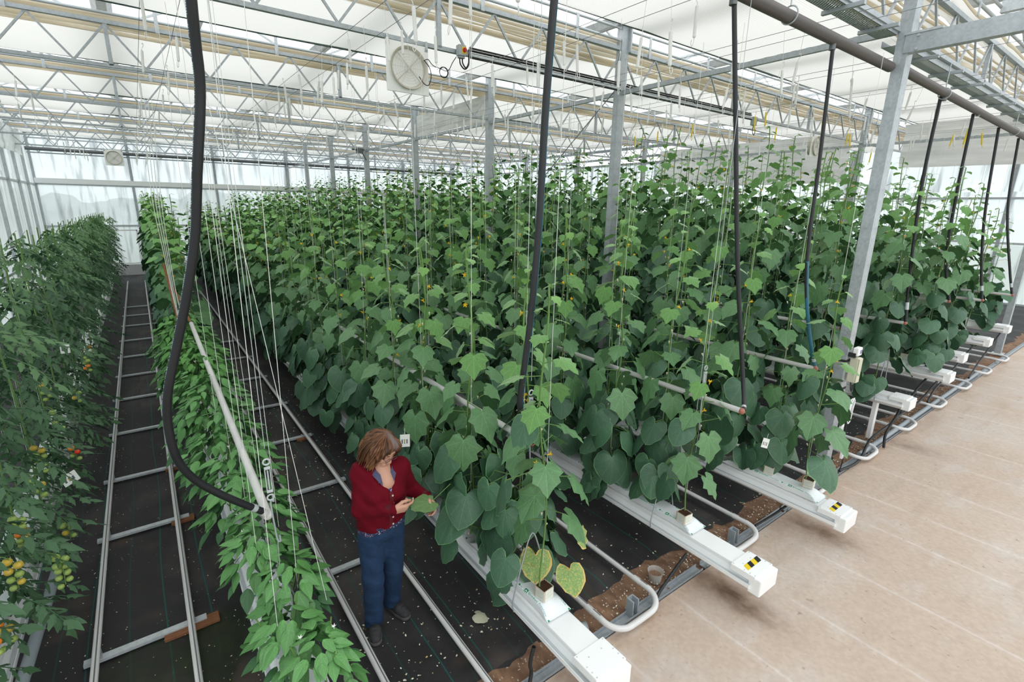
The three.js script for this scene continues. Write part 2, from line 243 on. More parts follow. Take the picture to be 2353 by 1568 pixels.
// shade screens: drawn out between trusses, folded part behind each truss, leading bar before the next
for (let k = -1; k <= 6; k++) {
  if (k < 0) continue;
  const za = ZC(k) - .12, zf = ZC(k) - 1.15, ze = ZC(k + 1) + .42, xa = XL + .05, xb = k < 3 ? XR - .1 : 16.3, W = xb - xa, r = rng(50 + k);
  const s = structGroup('ceiling_screen');
  part('sheet', grid(60, 24, (u, v) => { const x = xa + u * W, z = zf + v * (ze - zf); return [x, 5.7 - .035 * Math.sin(v * Math.PI) - .02 * Math.abs(Math.sin((x - X0) / BAY * Math.PI)) + .012 * (fbm(x * 1.3, z * 2, 2) - .5), z]; }, (u, v) => [u * W, v * 2.5]), M.screen, s);
  const NF = 9, folds = [], tan = [];
  for (let f = 0; f < NF; f++) { const z0 = za + (zf - za) * f / NF, z1 = za + (zf - za) * (f + 1) / NF; const ph = r() * 9;
    const wav = (x) => .11 * (fbm(x * .9 + ph, f * 3 + 20, 3) - .5), lump = (x) => .4 + fbm(x * .6 + ph * 2, f + 7, 2);
    folds.push(grid(80, 5, (u, v) => { const x = xa + u * W; return [x, 5.7 - .05 * lump(x) * Math.sin(v * Math.PI), z0 + (z1 - z0) * v + wav(x)]; }));
    const wd = .016 + .038 * r(); tan.push(grid(80, 3, (u, v) => { const x = xa + u * W; return [x, 5.672 - .055 * lump(x) * Math.sin(v * Math.PI), z0 + .02 + wav(x) * 1.15 + v * wd * (.6 + .8 * noise(x * 1.3 + ph, f))]; })); }
  part('folded_cloth', folds, M.screen, s); part('pleat', tan, M.foldedScreen, s);
  part('leading_bar', tube([...Array(12)].map((_, i) => [xa + W * i / 11, 5.69 + .012 * Math.sin(i * 2.3), ze + .01]), .017, 60, 6), M.barGreen, s);
}
// ---------------------------------------------------------------- pipe rails in the aisles
const ORD = ['first', 'second', 'third', 'fourth', 'fifth', 'sixth', 'seventh', 'eighth', 'ninth', 'tenth'];
const railMat = std('railPaint', lin(.95, .94, .93), .36, { map: rtex(grainTex, 1, 9) });
std('railTop', lin(.12, .13, .13), .5);
const RUNG1 = [-3.96, -5.58, -6.85, -8.34, -9.88, -11.29, -12.75, -14.32, -16.1, -17.6, -19.1], RUNG2 = [-3.89, -5.38, -6.82, -8.25, -9.85, -11.4, -13];
const rungGeo = (w) => mg([bx(w, .006, .055, 0, .028, 0), bx(w, .022, .006, 0, .018, .026), bx(w, .022, .006, 0, .018, -.026)]);
for (let k = 0; k < 11; k++) {
  const x = AX + PITCH * k + (k > 6 ? -.02 : 0), zEnd = k < 2 ? -1.6 : -1.93, r = .024, rad = .15;
  const lab = ['long pipe rail pair in the aisle between tomatoes and pepper plants', 'long pipe rail pair in the aisle where the woman stands'][k] ?? `U-ended white pipe rail, ${ORD[k - 2]} loop on the path counting from the woman's side`;
  const t = thing('pipe_rail', lab, 'rail', [x, 0, 0], 0, k > 1 ? 'pipe rail loops ending on the concrete path' : undefined);
  const y = .095, hw = .28, zB = k < 2 ? -24.9 : -26;
  for (const s of [-1, 1]) { part('rail', rod([s * hw, y, zB], [s * hw, y, zEnd - rad], r, 10), railMat, t); if (k < 4) part('wear_line', bx(.008, .003, -zB - 2.1, s * hw + .004, y + r - .0005, (zB - 2.1) / 2), M.railTop, t); }
  if (k >= 2) { const pts = []; for (let i = 0; i <= 8; i++) { const a = Math.PI / 2 * i / 8; pts.push([-hw + rad - rad * Math.cos(a), y - .03 * i / 8, zEnd - rad + rad * Math.sin(a)]); } part('end_loop', tube([[-hw, y, zEnd - rad - .1], ...pts, ...pts.map(([a, b, c]) => [-a, b, c]).reverse(), [hw, y, zEnd - rad - .1]], r * 1.02, 48, 10), railMat, t); for (const s of [-1, 1]) part('sleeve', rod([s * hw, y, zEnd - rad - .16], [s * hw, y, zEnd - rad - .1], r * 1.12, 10), railMat, t); }
  const rungs = k === 0 ? RUNG1 : k === 1 ? RUNG2 : [-3.9, -5.4, -6.9];
  for (const z of rungs) { const m = part('cross_bar', rungGeo(.74), M.galvanisedPale, t); m.position.set(.01, 0, z); for (const s of [-1, 1]) part('support', bx(.03, .075, .03, s * hw + 0, .05, 0), M.galvanised, m); }
}
// timber offcuts under the ends of some cross bars
for (const [x, z, l, lab] of [[-.1, -3.93, .36, 'long worn orange timber block under the nearest cross bar'], [-.06, -5.55, .2, 'orange timber block under the second cross bar, beside the right rail'], [-.07, -6.83, .18, 'orange timber block under the third cross bar, behind the black hose'], [1.42, -6.78, .16, 'small orange timber block under a cross bar behind the woman']]) single('timber_block', rb(l, .03, .1, .006).translate(x, .005, z), M.orangeWood, lab, 'wood block');

// ---------------------------------------------------------------- hanging gutters, grow bags, planting cubes
const GUT = [
  { n: 'T', x: -1.16, y: .42, z: -2.6, zb: -26.5 }, { n: 'P', x: .39, y: .42, z: -1.35, zb: -27 },
  { n: '1', x: 1.95, y: .42, z: -1.5, zb: -27 }, { n: '2', x: 3.555, y: .43, z: -1.39, zb: -27 }, { n: '3', x: 5.01, y: .41, z: -1.35, zb: -27 }, { n: 'C', x: 6.62, y: .45, z: -2.75, zb: -27 },
  { n: '4', x: 8.15, y: .72, z: -1.8, zb: -20 }, { n: '5', x: 9.7, y: .82, z: -1.75, zb: -20 }, { n: '6', x: 11.27, y: .82, z: -1.93, zb: -20 }, { n: '7', x: 12.82, y: .88, z: -1.9, zb: -20 }, { n: '8', x: 14.38, y: .93, z: -1.9, zb: -20 }];
const GL = { T: 'under the tomato plants', P: 'under the pepper plants', 1: 'with a plain end box, nearest on the path', 2: 'with striped tape, second along the path', 3: 'with striped tape, third along the path, left of the steel post', C: 'starting behind the steel post', 4: 'first to the right of the steel post', 5: 'second to the right of the steel post', 6: 'third to the right of the steel post', 7: 'fourth to the right of the steel post', 8: 'fifth to the right of the steel post' };
const prof = [[-.1, 0], [.1, 0], [.1, -.028], [.116, -.07], [.145, -.07], [.148, -.062], [.152, -.062], [.152, -.094], [.1, -.14], [-.1, -.14], [-.152, -.094], [-.152, -.062], [-.148, -.062], [-.145, -.07], [-.116, -.07], [-.1, -.028]];
for (const g of GUT) {
  const t = thing('hanging_gutter', `white hanging growing gutter ${GL[g.n]}`, 'gutter', [g.x, g.y, 0]);
  const L = g.z - .08 - g.zb;
  part('channel', extrude(prof, L).translate(0, 0, g.zb), M.gutterWhite, t);
  for (const s of [-1, 1]) part('groove', bx(.02, .004, L, s * .131, -.0675, g.zb + L / 2), M.gutterGrey, t);
  part('cover', rb(.196, .008, L - .1, .003, 0, .003, g.zb + L / 2 - .06), M.whitePaint, t);
  if (g.n !== 'C') {
    const cap = part('end_cap', [rb(.262, .148, .1, .012, 0, -.066, g.z - .05), rb(.262, .008, .2, .003, 0, .012, g.z - .15), rb(.008, .05, .2, .003, -.128, -.012, g.z - .15), rb(.008, .05, .2, .003, .128, -.012, g.z - .15)], M.plasticWhite, t);
    const rv = new THREE.SphereGeometry(.0045, 8, 5);
    if (['1', '2', '3', '4'].includes(g.n)) for (const s of [-1, 1]) for (const dz of [-.235, -.19, -.145, -.1, -.06]) part('rivet', rv, M.gutterGrey, cap).position.set(s * .116 + (dz === -.19 ? -s * .06 : 0), .017, g.z + dz);
    if (g.n === '2' || g.n === '3') { for (let i = 0; i < 4; i++) { const x0 = -.1 + i * .05; part('tape_stripe', quad([x0, .0175, g.z - .125], [x0 + .05, .0175, g.z - .125], [x0 + .074, .0175, g.z - .175], [x0 + .024, .0175, g.z - .175]), i % 2 ? (i === 3 ? M.black : M.black) : M.yellow, cap); } }
  }
  if (g.n === '4') part('support_leg', bx(.1, g.y - .14, .05, .02, -g.y / 2 - .07, g.z - .42), M.whitePaint, t);
}
const bagTex = canvasTex(1024, 256, (c, w, h) => {
  c.fillStyle = '#eef2f4'; c.fillRect(0, 0, w, h); c.globalAlpha = .5;
  for (let i = 0; i < 60; i++) { c.strokeStyle = i % 2 ? '#d8dee2' : '#ffffff'; c.lineWidth = 1 + (i % 3); c.beginPath(); c.moveTo((i * 97) % w, (i * 53) % h); c.lineTo((i * 97) % w + 60, (i * 53) % h + 12); c.stroke(); } c.globalAlpha = 1;
  for (const [y0, up] of [[92, 1]]) for (let i = 0; i < 3; i++) { const x = 30 + i * 350; c.fillStyle = '#1f9a62'; c.fillRect(x, y0, 34, 34); c.fillStyle = '#eef2f4'; c.beginPath(); c.moveTo(x + 7, y0 + 28); c.lineTo(x + 7, y0 + 14); c.lineTo(x + 17, y0 + 6); c.lineTo(x + 27, y0 + 14); c.lineTo(x + 27, y0 + 28); c.lineTo(x + 21, y0 + 28); c.lineTo(x + 21, y0 + 18); c.lineTo(x + 13, y0 + 18); c.lineTo(x + 13, y0 + 28); c.fill(); c.fillStyle = '#1f9a62'; c.font = 'bold 30px sans-serif'; c.fillText('Grodan', x + 42, y0 + 28); c.fillStyle = '#4d8fa0'; c.font = 'italic 27px sans-serif'; c.fillText('Prestige', x + 158, y0 + 28); c.fillStyle = '#1f9a62'; c.beginPath(); c.arc(x + 290, y0 + 18, 10, 0, 7); c.fill(); c.font = '20px sans-serif'; c.fillText('Gr', x + 304, y0 + 26); }
});
std('bagFilm', lin(1, 1, 1), .35, { map: bagTex });
function bagGeo(seed, L = 1.02) { // a slab in a film sleeve: flat seams at both ends, print on both long sides
  const r = rng(seed), ph = r() * 9; const NU = 40, NV = 28;
  return grid(NU, NV, (u, v) => {
    const z = -u * L, e = Math.min(u, 1 - u) * L, k = sstep(e, 0, .11), w = .088 + .018 * (1 - k), h = .004 + .071 * k;
    const a = v * Math.PI * 2 + Math.PI / 2 * 3, c = Math.cos(a), s = Math.sin(a), q = .32;
    let x = Math.sign(c) * Math.pow(Math.abs(c), q) * w, y = Math.sign(s) * Math.pow(Math.abs(s), q) * h / 2 + h / 2 + (1 - k) * .022;
    const wr = .004 * (fbm(z * 14 + ph, v * 14, 3) - .5) * 2; return [x + wr, Math.max(0, y + wr * .6), z];
  }, (u, v) => [u, v]);
}
// uv: v runs round the sleeve; the print must stand upright on the left side, reading towards the path
function bagFix(g) { const uv = g.attributes.uv; for (let i = 0; i < uv.count; i++) { const v = uv.getY(i); uv.setXY(i, 1 - uv.getX(i), v < .5 ? v * 1.0 + .2 : 1.2 - v); } return g; }
const bagA = bagFix(bagGeo(3)), bagB = bagFix(bagGeo(8));
const BAGS = { P: [-2.35, -3.42, -4.49, -5.56, -6.6], 1: [-2.03, -3.1, -4.17], 2: [-2.02, -3.09, -4.16], 3: [-1.62, -2.69, -3.76], C: [-2.95, -4.0], 4: [-2.2, -3.25], 5: [-2.12, -3.2], 6: [-2.28, -3.35], 7: [-2.28, -3.35], 8: [-2.25, -3.3], T: [-3.6, -4.67, -5.74, -6.81, -7.9] };
const BL = { P: 'under the pepper plants', 1: 'on the nearest gutter of the path', 2: 'on the second gutter along the path', 3: 'on the third gutter along the path', C: 'on the gutter behind the post', 4: 'on the first gutter right of the post', 5: 'on the second gutter right of the post', 6: 'on the third gutter right of the post', 7: 'on the fourth gutter right of the post', 8: 'on the fifth gutter right of the post', T: 'under the tomato plants' };
for (const g of GUT) BAGS[g.n].forEach((z, i) => { const first = !['P', 'T'].includes(g.n); single('grow_bag', i % 2 ? bagB : bagA, M.bagFilm, first ? `white film grow bag ${BL[g.n]}, ${['nearest the path', 'second from the path', 'third from the path'][i]}` : `white film grow bag ${BL[g.n]}`, 'grow bag', first ? undefined : 'grow bags ' + BL[g.n]).position.set(g.x, g.y + .008, z); });
std('cubeFilm', lin(.86, .86, .82), .4, { map: canvasTex(128, 128, (c, w, h) => { c.fillStyle = '#f2f0ea'; c.fillRect(0, 0, w, h); c.fillStyle = '#a7c4b8'; for (let i = 0; i < 5; i++) c.fillRect(14, 30 + i * 17, 100 - (i % 3) * 22, 4); c.fillStyle = 'rgba(170,130,80,.45)'; c.fillRect(0, 0, 16, h); c.fillRect(0, 0, w, 10); }) });
std('rootFoam', lin(.17, .1, .05), .95, { map: soilTex });
function cube(x, y, z, label, turn) {
  const t = thing('planting_cube', label, 'planting cube', [x, y, z], turn); const b = .047, h = .088;
  part('wrapper', [rb(b * 2, h, .003, .001, 0, h / 2, b), rb(b * 2, h, .003, .001, 0, h / 2, -b), rb(.003, h, b * 2, .001, b, h / 2, 0), rb(.003, h, b * 2, .001, -b, h / 2, 0)], M.cubeFilm, t);
  part('substrate', grid(8, 8, (u, v) => [(u - .5) * b * 1.96, h - .012 + .012 * noise(u * 7, v * 7), (.5 - v) * b * 1.96]), M.rootFoam, t);
}
const bt = .085;
cube(1.94, .42 + bt, -2.19, 'small white planting cube with yellowing plant on the nearest grow bag', .1);
cube(3.5, .43 + bt, -2.14, 'small white planting cube at the end of the second gutter', -.1);
cube(5.06, .41 + bt, -1.78, 'small white planting cube nearest the striped end of the third gutter', .15);
cube(5.0, .41 + bt, -2.14, 'white planting cube behind the nearest one on the third gutter', .05);
cube(8.12, .72 + bt, -2.5, 'planting cube on the first gutter right of the post', .1);
cube(9.7, .82 + bt, -2.4, 'planting cube on the second gutter right of the post', .1);
cube(1.9, .42 + bt, -2.62, 'brown stained planting cube behind the wire hanger on the nearest gutter', -.2);

// ---------------------------------------------------------------- white grow pipes with hoses, hangers and the dark supply pipe
const HOSES = {
  P: { who: 'pepper plants', end: [.39, 1.29, -3.04], far: [.39, 1.56, -7.9], r: .027, hose: [[.3, 4.6, -2.35], [.28, 3.89, -2.45], [.28, 3.76, -2.49], [.28, 3.61, -2.53], [.23, 3.27, -2.57], [.19, 3.0, -2.61], [.13, 2.75, -2.65], [.06, 2.5, -2.69], [0, 2.29, -2.72], [-.02, 2.15, -2.76], [-.02, 1.97, -2.8], [0, 1.85, -2.84], [.05, 1.73, -2.88], [.14, 1.6, -2.92], [.24, 1.48, -2.96], [.36, 1.345, -3.01]], lab: 'thick black hose with white print curving down to the pepper row pipe', hr: .0205 },
  1: { who: 'nearest cucumber row', end: [1.96, 1.6, -2.4], far: [1.95, 1.59, -24], r: .023, hose: [[1.9, 4.58, -2.2], [1.86, 4.18, -2.2], [1.85, 3.67, -2.23], [1.84, 2.98, -2.25], [1.82, 2.46, -2.28], [1.8, 2.13, -2.31], [1.805, 1.94, -2.34], [1.86, 1.74, -2.36], [1.96, 1.61, -2.39]], lab: 'black hose with blue stripe reaching the nearest cucumber row pipe', hr: .019 },
  2: { who: 'second cucumber row', end: [3.6, 1.645, -1.82], far: [3.53, 1.66, -24], r: .023, hose: [[3.44, 4.58, -2.2], [3.45, 4.53, -2.2], [3.53, 3.71, -2.12], [3.64, 2.79, -2.04], [3.72, 1.92, -1.92], [3.69, 1.7, -1.86], [3.61, 1.65, -1.81]], lab: 'straight black hose hanging to the second cucumber row pipe', hr: .0165 },
  3: { who: 'third cucumber row', end: [5.14, 1.68, -1.94], far: [5.05, 1.67, -24], r: .023, hose: [[4.98, 4.62, -2.2], [4.97, 3.68, -2.15], [4.95, 2.72, -2.1], [4.98, 2.32, -2.05], [5.1, 1.88, -1.99], [5.15, 1.7, -1.95]], lab: 'black hose turning blue in its lower half, left of the steel post', hr: .0155 },
  C: { who: 'row behind the steel post', end: [6.62, 1.82, -2.3], far: [6.62, 1.8, -22], r: .023, hose: [[6.6, 4.56, -2.26], [6.6, 3.58, -2.22], [6.6, 2.65, -2.22], [6.6, 2.16, -2.24], [6.61, 1.84, -2.28]], lab: 'black hose running down close behind the steel post', hr: .02 },
  4: { who: 'first row right of the steel post', end: [8.15, 1.74, -2.09], far: [8.15, 1.75, -18], r: .023, hose: [[8.13, 4.56, -2.24], [8.15, 3.55, -2.24], [8.14, 2.34, -2.15], [8.15, 1.76, -2.09]], lab: 'first black hose to the right of the steel post', hr: .02 },
  5: { who: 'second row right of the steel post', end: [9.7, 1.9, -2.02], far: [9.7, 1.85, -18], r: .023, hose: [[9.68, 4.54, -2.25], [9.7, 3.49, -2.23], [9.68, 2.49, -2.16], [9.7, 1.92, -2.02]], lab: 'second black hose to the right of the steel post', hr: .02 },
  6: { who: 'third row right of the steel post', end: [11.27, 1.78, -1.92], far: [11.27, 1.8, -18], r: .023, hose: [[11.25, 4.52, -2.26], [11.27, 3.13, -2.16], [11.26, 2.29, -2.03], [11.27, 1.8, -1.93]], lab: 'third black hose to the right of the steel post', hr: .02 },
  7: { who: 'fourth row right of the steel post', end: [12.82, 1.75, -1.8], far: [12.82, 1.8, -18], r: .023, hose: [[12.8, 4.5, -2.27], [12.82, 3.29, -2.17], [12.8, 2.2, -1.92], [12.82, 1.77, -1.81]], lab: 'fourth black hose to the right of the steel post', hr: .02 },
};
const hosePrint = canvasTex(2048, 128, (c, w, h) => { c.fillStyle = '#1b1c20'; c.fillRect(0, 0, w, h); c.fillStyle = '#b4c8d0'; for (const y of [58]) for (let i = 0; i < 96; i++) if (hash(i, 7) > .22) c.fillRect(i * 21.3, y, 5 + 11 * hash(i, 3), 7); });
std('hosePrinted', lin(.95, .95, 1), .5, { map: rtex(hosePrint, 4, 1) }); std('hoseBlack', lin(.016, .017, .02), .5);
std('growPipe', lin(.83, .82, .8), .35, { map: rtex(grainTex, .2, 2) });
for (const [k, h] of Object.entries(HOSES)) {
  const p = thing('grow_pipe', `white heating pipe hung along the ${h.who}`, 'pipe', [0, 0, 0]);
  part('pipe', rod(h.far, h.end, h.r, 12), M.growPipe, p);
  const e = h.end, dir = V(...h.end).sub(V(...h.hose[h.hose.length - 2])).normalize();
  part('elbow', [new THREE.SphereGeometry(h.r * 1.12, 14, 10).translate(...e), rod(e, h.hose[h.hose.length - 1], h.r * .95, 12, h.r * .8)], k === 'P' ? M.growPipe : M.brass, p);
  const n = h.hose.length, last = h.hose[n - 1], prev = h.hose[n - 2], ho = thing('supply_hose', h.lab, 'hose', [0, 0, 0]);
  const body = part('hose', tube(h.hose, h.hr, 90, 10), k === 'P' ? M.hosePrinted : M.hoseBlack, ho);
  if (k === '3') { const low = h.hose.slice(2).map(([x, y, z]) => [x, y, z]); part('blue_section', tube(low, h.hr * 1.03, 60, 10), M.hoseBlue, ho); }
  if (k === '1') part('blue_stripe', tube(h.hose.slice(1).map(([x, y, z]) => [x + .019, y, z + .008]), .004, 60, 5), M.hoseBlue, ho);
  const a = V(...prev).lerp(V(...last), .55), b = V(...prev).lerp(V(...last), .72);
  part('hose_clip', [rod(a.toArray(), b.toArray(), h.hr * 1.12, 12), rb(.018, .012, .012, .002, b.x, b.y + h.hr, b.z)], M.galvanisedPale, ho);
}
for (const [a, b, lab] of [[-3.1, 6.3, 'dark round supply pipe above the row ends, left of the steel post'], [6.55, 20, 'dark round supply pipe above the row ends, right of the steel post']]) {
  const t = thing('supply_pipe', lab, 'pipe'); part('pipe', rod([a, 4.61, -2.2], [b, b > 10 ? 4.4 : 4.58, -2.2], .046, 14), M.rustPipe, t);
  for (const x of b > 10 ? [8.1, 12, 16] : [-1, 4.2]) { const y = 4.6 - (x > 6 ? (x - 6.5) * .0135 : 0); part('hanger_ring', [new THREE.TorusGeometry(.062, .006, 6, 20).rotateY(Math.PI / 2).translate(x, y, -2.2), rod([x, y + .06, -2.2], [x, y + .36, -2.2], .006, 6)], M.galvanisedPale, t); }
  for (const x of b > 10 ? [6.6, 8.13, 9.68, 11.25, 12.8] : [.3, 1.9, 3.44, 4.98]) part('outlet', rod([x, 4.58, -2.2], [x, 4.5, -2.2], .026, 10), M.darkSteel, t);
}
// turnbuckle hangers holding pipes and gutters
function turnbuckle(x, yTop, y0, z, yBot, label, hook = true) {
  const t = thing('turnbuckle_hanger', label, 'hanger', [x, 0, z]);
  part('cable', rod([0, yTop, 0], [0, y0 + .2, 0], .0022, 5), M.galvanisedPale, t);
  part('frame', [rb(.006, .15, .012, .002, -.014, y0, 0), rb(.006, .15, .012, .002, .014, y0, 0), rb(.034, .016, .016, .004, 0, y0 + .075, 0), rb(.034, .016, .016, .004, 0, y0 - .075, 0), rod([0, y0 - .06, 0], [0, y0 + .06, 0], .005, 6)], M.galvanisedPale, t);
  part('eye', [new THREE.TorusGeometry(.018, .0055, 6, 14).translate(0, y0 + .115, 0), new THREE.TorusGeometry(.018, .0055, 6, 14).translate(0, y0 - .115, 0)], M.galvanisedPale, t);
  part('hook', tube([[.012, y0 - .1, 0], [.012, y0 - .15, 0], [0, y0 - .13, 0], [.002, y0 - .3, 0], [.012, y0 - .42, 0], [.022, y0 - .43, 0], [.024, y0 - .38, 0]], .0055, 36, 6), M.galvanised, t);
  if (yBot) { part('rod', rod([.01, y0 - .4, 0], [0, yBot, 0], .0028, 5), M.galvanised, t); }
}
turnbuckle(.4, 4.7, 1.6, -2.9, .95, 'steel turnbuckle on the hanger beside the pepper row pipe end');
turnbuckle(1.985, 4.7, 1.83, -2.45, .9, 'steel turnbuckle on the hanger at the nearest cucumber row pipe');
turnbuckle(3.49, 4.7, 1.83, -2.1, 1.2, 'steel turnbuckle on the hanger at the second cucumber row pipe');
for (const [g, z, ytop, lab] of [[GUT[2], -2.35, .92, 'bent wire stirrup holding the nearest gutter'], [GUT[3], -2.4, .95, 'bent wire stirrup holding the second gutter'], [GUT[6], -2.2, 1.35, 'bent wire stirrup holding the first gutter right of the steel post'], [GUT[7], -2.3, 1.45, 'bent wire stirrup holding the second gutter right of the post'], [GUT[8], -2.35, 1.4, 'bent wire stirrup holding the third gutter right of the post'], [GUT[1], -2.9, .95, 'bent wire stirrup holding the pepper gutter']])
  single('wire_stirrup', tube([[g.x - .15, g.y - .1, z], [g.x - .165, g.y - .04, z], [g.x - .13, g.y + .12, z], [g.x - .02, ytop - .02, z], [g.x, ytop, z], [g.x + .02, ytop - .02, z], [g.x + .13, g.y + .12, z], [g.x + .165, g.y - .04, z], [g.x + .15, g.y - .1, z]], .0055, 60, 6), M.galvanised, lab, 'hanger');
// bamboo canes behind the pepper row pipe
for (const [a, b, lab] of [[[.39, 1.55, -7.95], [.26, 2.02, -9.6], 'orange cane standing in line with the pepper row pipe'], [[.3, .9, -7.6], [.22, 2.25, -9.2], 'thin orange cane leaning behind the pepper plants']]) single('bamboo_cane', rod(a, b, .016, 8), M.orangeWood, lab, 'cane');
// grey drain pipe by the tomato row
single('drain_pipe', rod([-.9, .33, -4.9], [-1.02, .3, -2.6], .035, 12), M.greyPlastic, 'grey plastic drain pipe on the floor beside the tomato row', 'pipe');
for (const [x, z, lab] of [[2.78, -2.06, 'short grey steel stub between rail loop and nearest gutter'], [4.3, -2.08, 'short grey steel stub inside the second rail loop']]) single('steel_stub', [bx(.012, .17, .07, x - .03, .05, z), bx(.012, .17, .07, x + .03, .05, z), bx(.05, .17, .01, x, .05, z - .03)], M.greyPlastic, lab, 'post stub');
single('pipe_end', [rod([2.18, .03, -2.2], [2.34, .035, -2.14], .045, 16), new THREE.TorusGeometry(.044, .005, 6, 18).rotateY(Math.PI / 2 - .3).translate(2.34, .035, -2.14)], M.greyPlastic, 'cut grey pipe end lying in the soil under the nearest gutter', 'pipe');
std('thinFilm', lin(.8, .8, .78), .35, { transmission: .6, thickness: 0 });
{ const t = thing('plastic_pot', 'clear plastic pot of earth beside the first rail loop', 'pot', [3.24, 0, -2.19]); part('cup', new THREE.LatheGeometry([[.05, -.02], [.058, .04], [.066, .085], [.07, .088]].map((p) => new THREE.Vector2(...p)), 20), M.thinFilm, t); part('earth', new THREE.CylinderGeometry(.058, .052, .05, 16).translate(0, .02, 0), M.soil, t); }
single('black_tie', tube([[1.72, .34, -2.02], [1.7, .2, -2.03], [1.73, .1, -2.05], [1.69, .0, -2.02], [1.68, -.04, -2.0]], .014, 20, 7), M.blackMatt, 'black cable hanging from the nearest gutter to the steel channel', 'cable');
single('black_pipe', tube([[3.38, .32, -2.0], [3.2, .16, -2.02], [3.02, .07, -2.0], [2.98, .0, -1.98]], .014, 20, 7), M.black, 'black drain tube curving out below the second gutter', 'tube');
single('black_pipe', tube([[5.05, .26, -1.9], [4.98, .14, -1.97], [4.62, .07, -2.03]], .012, 20, 7), M.black, 'black drain tube leading from the third gutter to the steel channel', 'tube');
// cables and boxes at the steel post
const cabs = [[[[6.55, .08, -2.0], [7.1, .05, -1.98], [7.72, .15, -2.07], [8.3, .22, -2.05], [8.93, .16, -2.13], [9.77, .25, -2.09], [10.3, .6, -2.0]], 'long black cable snaking between the rail loops right of the post'], [[[7.9, .02, -1.95], [7.93, .2, -1.97], [8.2, .5, -1.95], [8.2, .62, -1.95]], 'short black cable rising to the first gutter right of the post'], [[[8.9, .1, -2.15], [9.2, .18, -2.15], [9.5, .5, -2.1], [9.7, .68, -2.05]], 'black cable rising to the second gutter right of the post'], [[[10.3, .1, -2.1], [10.8, .2, -2.15], [11.5, .35, -2.15], [12.6, .75, -2.1]], 'black cable crossing under the third and fourth gutters'], [[[12.6, .1, -2.05], [13.4, .25, -2.1], [14.6, .8, -2.05]], 'black cable running up toward the farthest gutter']];
for (const [p, lab] of cabs) single('floor_cable', tube(p, .017, 60, 7), M.black, lab, 'cable');
single('grey_conduit', rod([7.3, .06, -2.04], [13.5, .06, -2.06], .032, 10), M.greyPlastic, 'grey conduit lying along the soil strip right of the post', 'pipe');
{
  const px = 6.46, pz = -2.1;
  const b1 = thing('junction_box', 'beige upright control box strapped to the steel post', 'control box', [px + .02, 1.4, pz + .06]); part('case', rb(.1, .3, .09, .012), M.beige, b1); part('lid', rb(.094, .29, .012, .004, 0, 0, .05), M.beige, b1); part('red_trim', rb(.012, .25, .07, .004, .056, 0, 0), M.red, b1); part('cable', tube([[-.02, -.15, 0], [-.03, -.24, .02], [.02, -.27, .02], [.05, -.2, 0]], .008, 20, 6), M.black, b1);
  const b2 = thing('sensor', 'small white meter with blue display on top of the beige box', 'meter', [px + .02, 1.62, pz + .06]); part('case', rb(.12, .1, .06, .014), M.plasticWhite, b2); part('display', rb(.05, .045, .004, .001, .015, 0, .031), std('lcd', lin(.2, .22, .45), .3), b2); part('bracket', bx(.03, .05, .08, -.06, -.04, -.03), M.blackMatt, b2);
  const b3 = thing('transformer_box', 'grey box with a white coiled lead on the steel post', 'control box', [px + .04, .93, pz + .06]); part('case', rb(.13, .17, .09, .012), M.greyBox, b3); part('coiled_lead', tube([[-.04, -.1, .05], [-.09, .02, .06], [-.05, .12, .05], [.02, .1, .06], [-.02, -.02, .07], [.0, -.16, .06], [-.06, -.18, .06], [-.09, -.08, .06], [-.05, .08, .06], [.03, .12, .05]], .006, 70, 6), M.plasticWhite, b3);
  const b4 = thing('socket_strip', 'white socket strip hanging low on the steel post', 'socket strip', [px + .0, .56, pz + .06]); part('body', rb(.06, .32, .035, .008), M.plasticWhite, b4); for (const y of [-.1, .1]) part('socket', rb(.036, .05, .004, .002, 0, y, .018), M.gutterGrey, b4); part('sticker', rb(.024, .03, .003, .001, -.008, -.13, .019), M.yellow, b4); part('strap', rb(.09, .03, .05, .006, .0, .02, 0), M.blackMatt, b4); part('lead', tube([[0, .16, 0], [.01, .26, .01], [.0, .34, 0]], .006, 12, 6), M.plasticWhite, b4);
  single('plug_cable', tube([[px + .07, .75, pz + .08], [px + .06, .4, pz + .1], [px + .07, .2, pz + .12], [px + .05, .04, pz + .1], [px - .05, .02, pz + .14]], .007, 40, 6), M.black, 'thin black lead hanging from the grey box to the floor', 'cable');
  single('plug', [rb(.045, .09, .035, .008, px + .075, .3, pz + .1)], M.plasticWhite, 'white plug hanging below the grey box', 'plug');
  for (const y of [1.15, 1.5]) single('cable_strap', bx(.16, .03, .12, 6.45, y, -2.16), M.blackMatt, y < 1.3 ? 'black strap round the steel post below the beige box' : 'black strap round the steel post beside the white meter', 'strap');
}
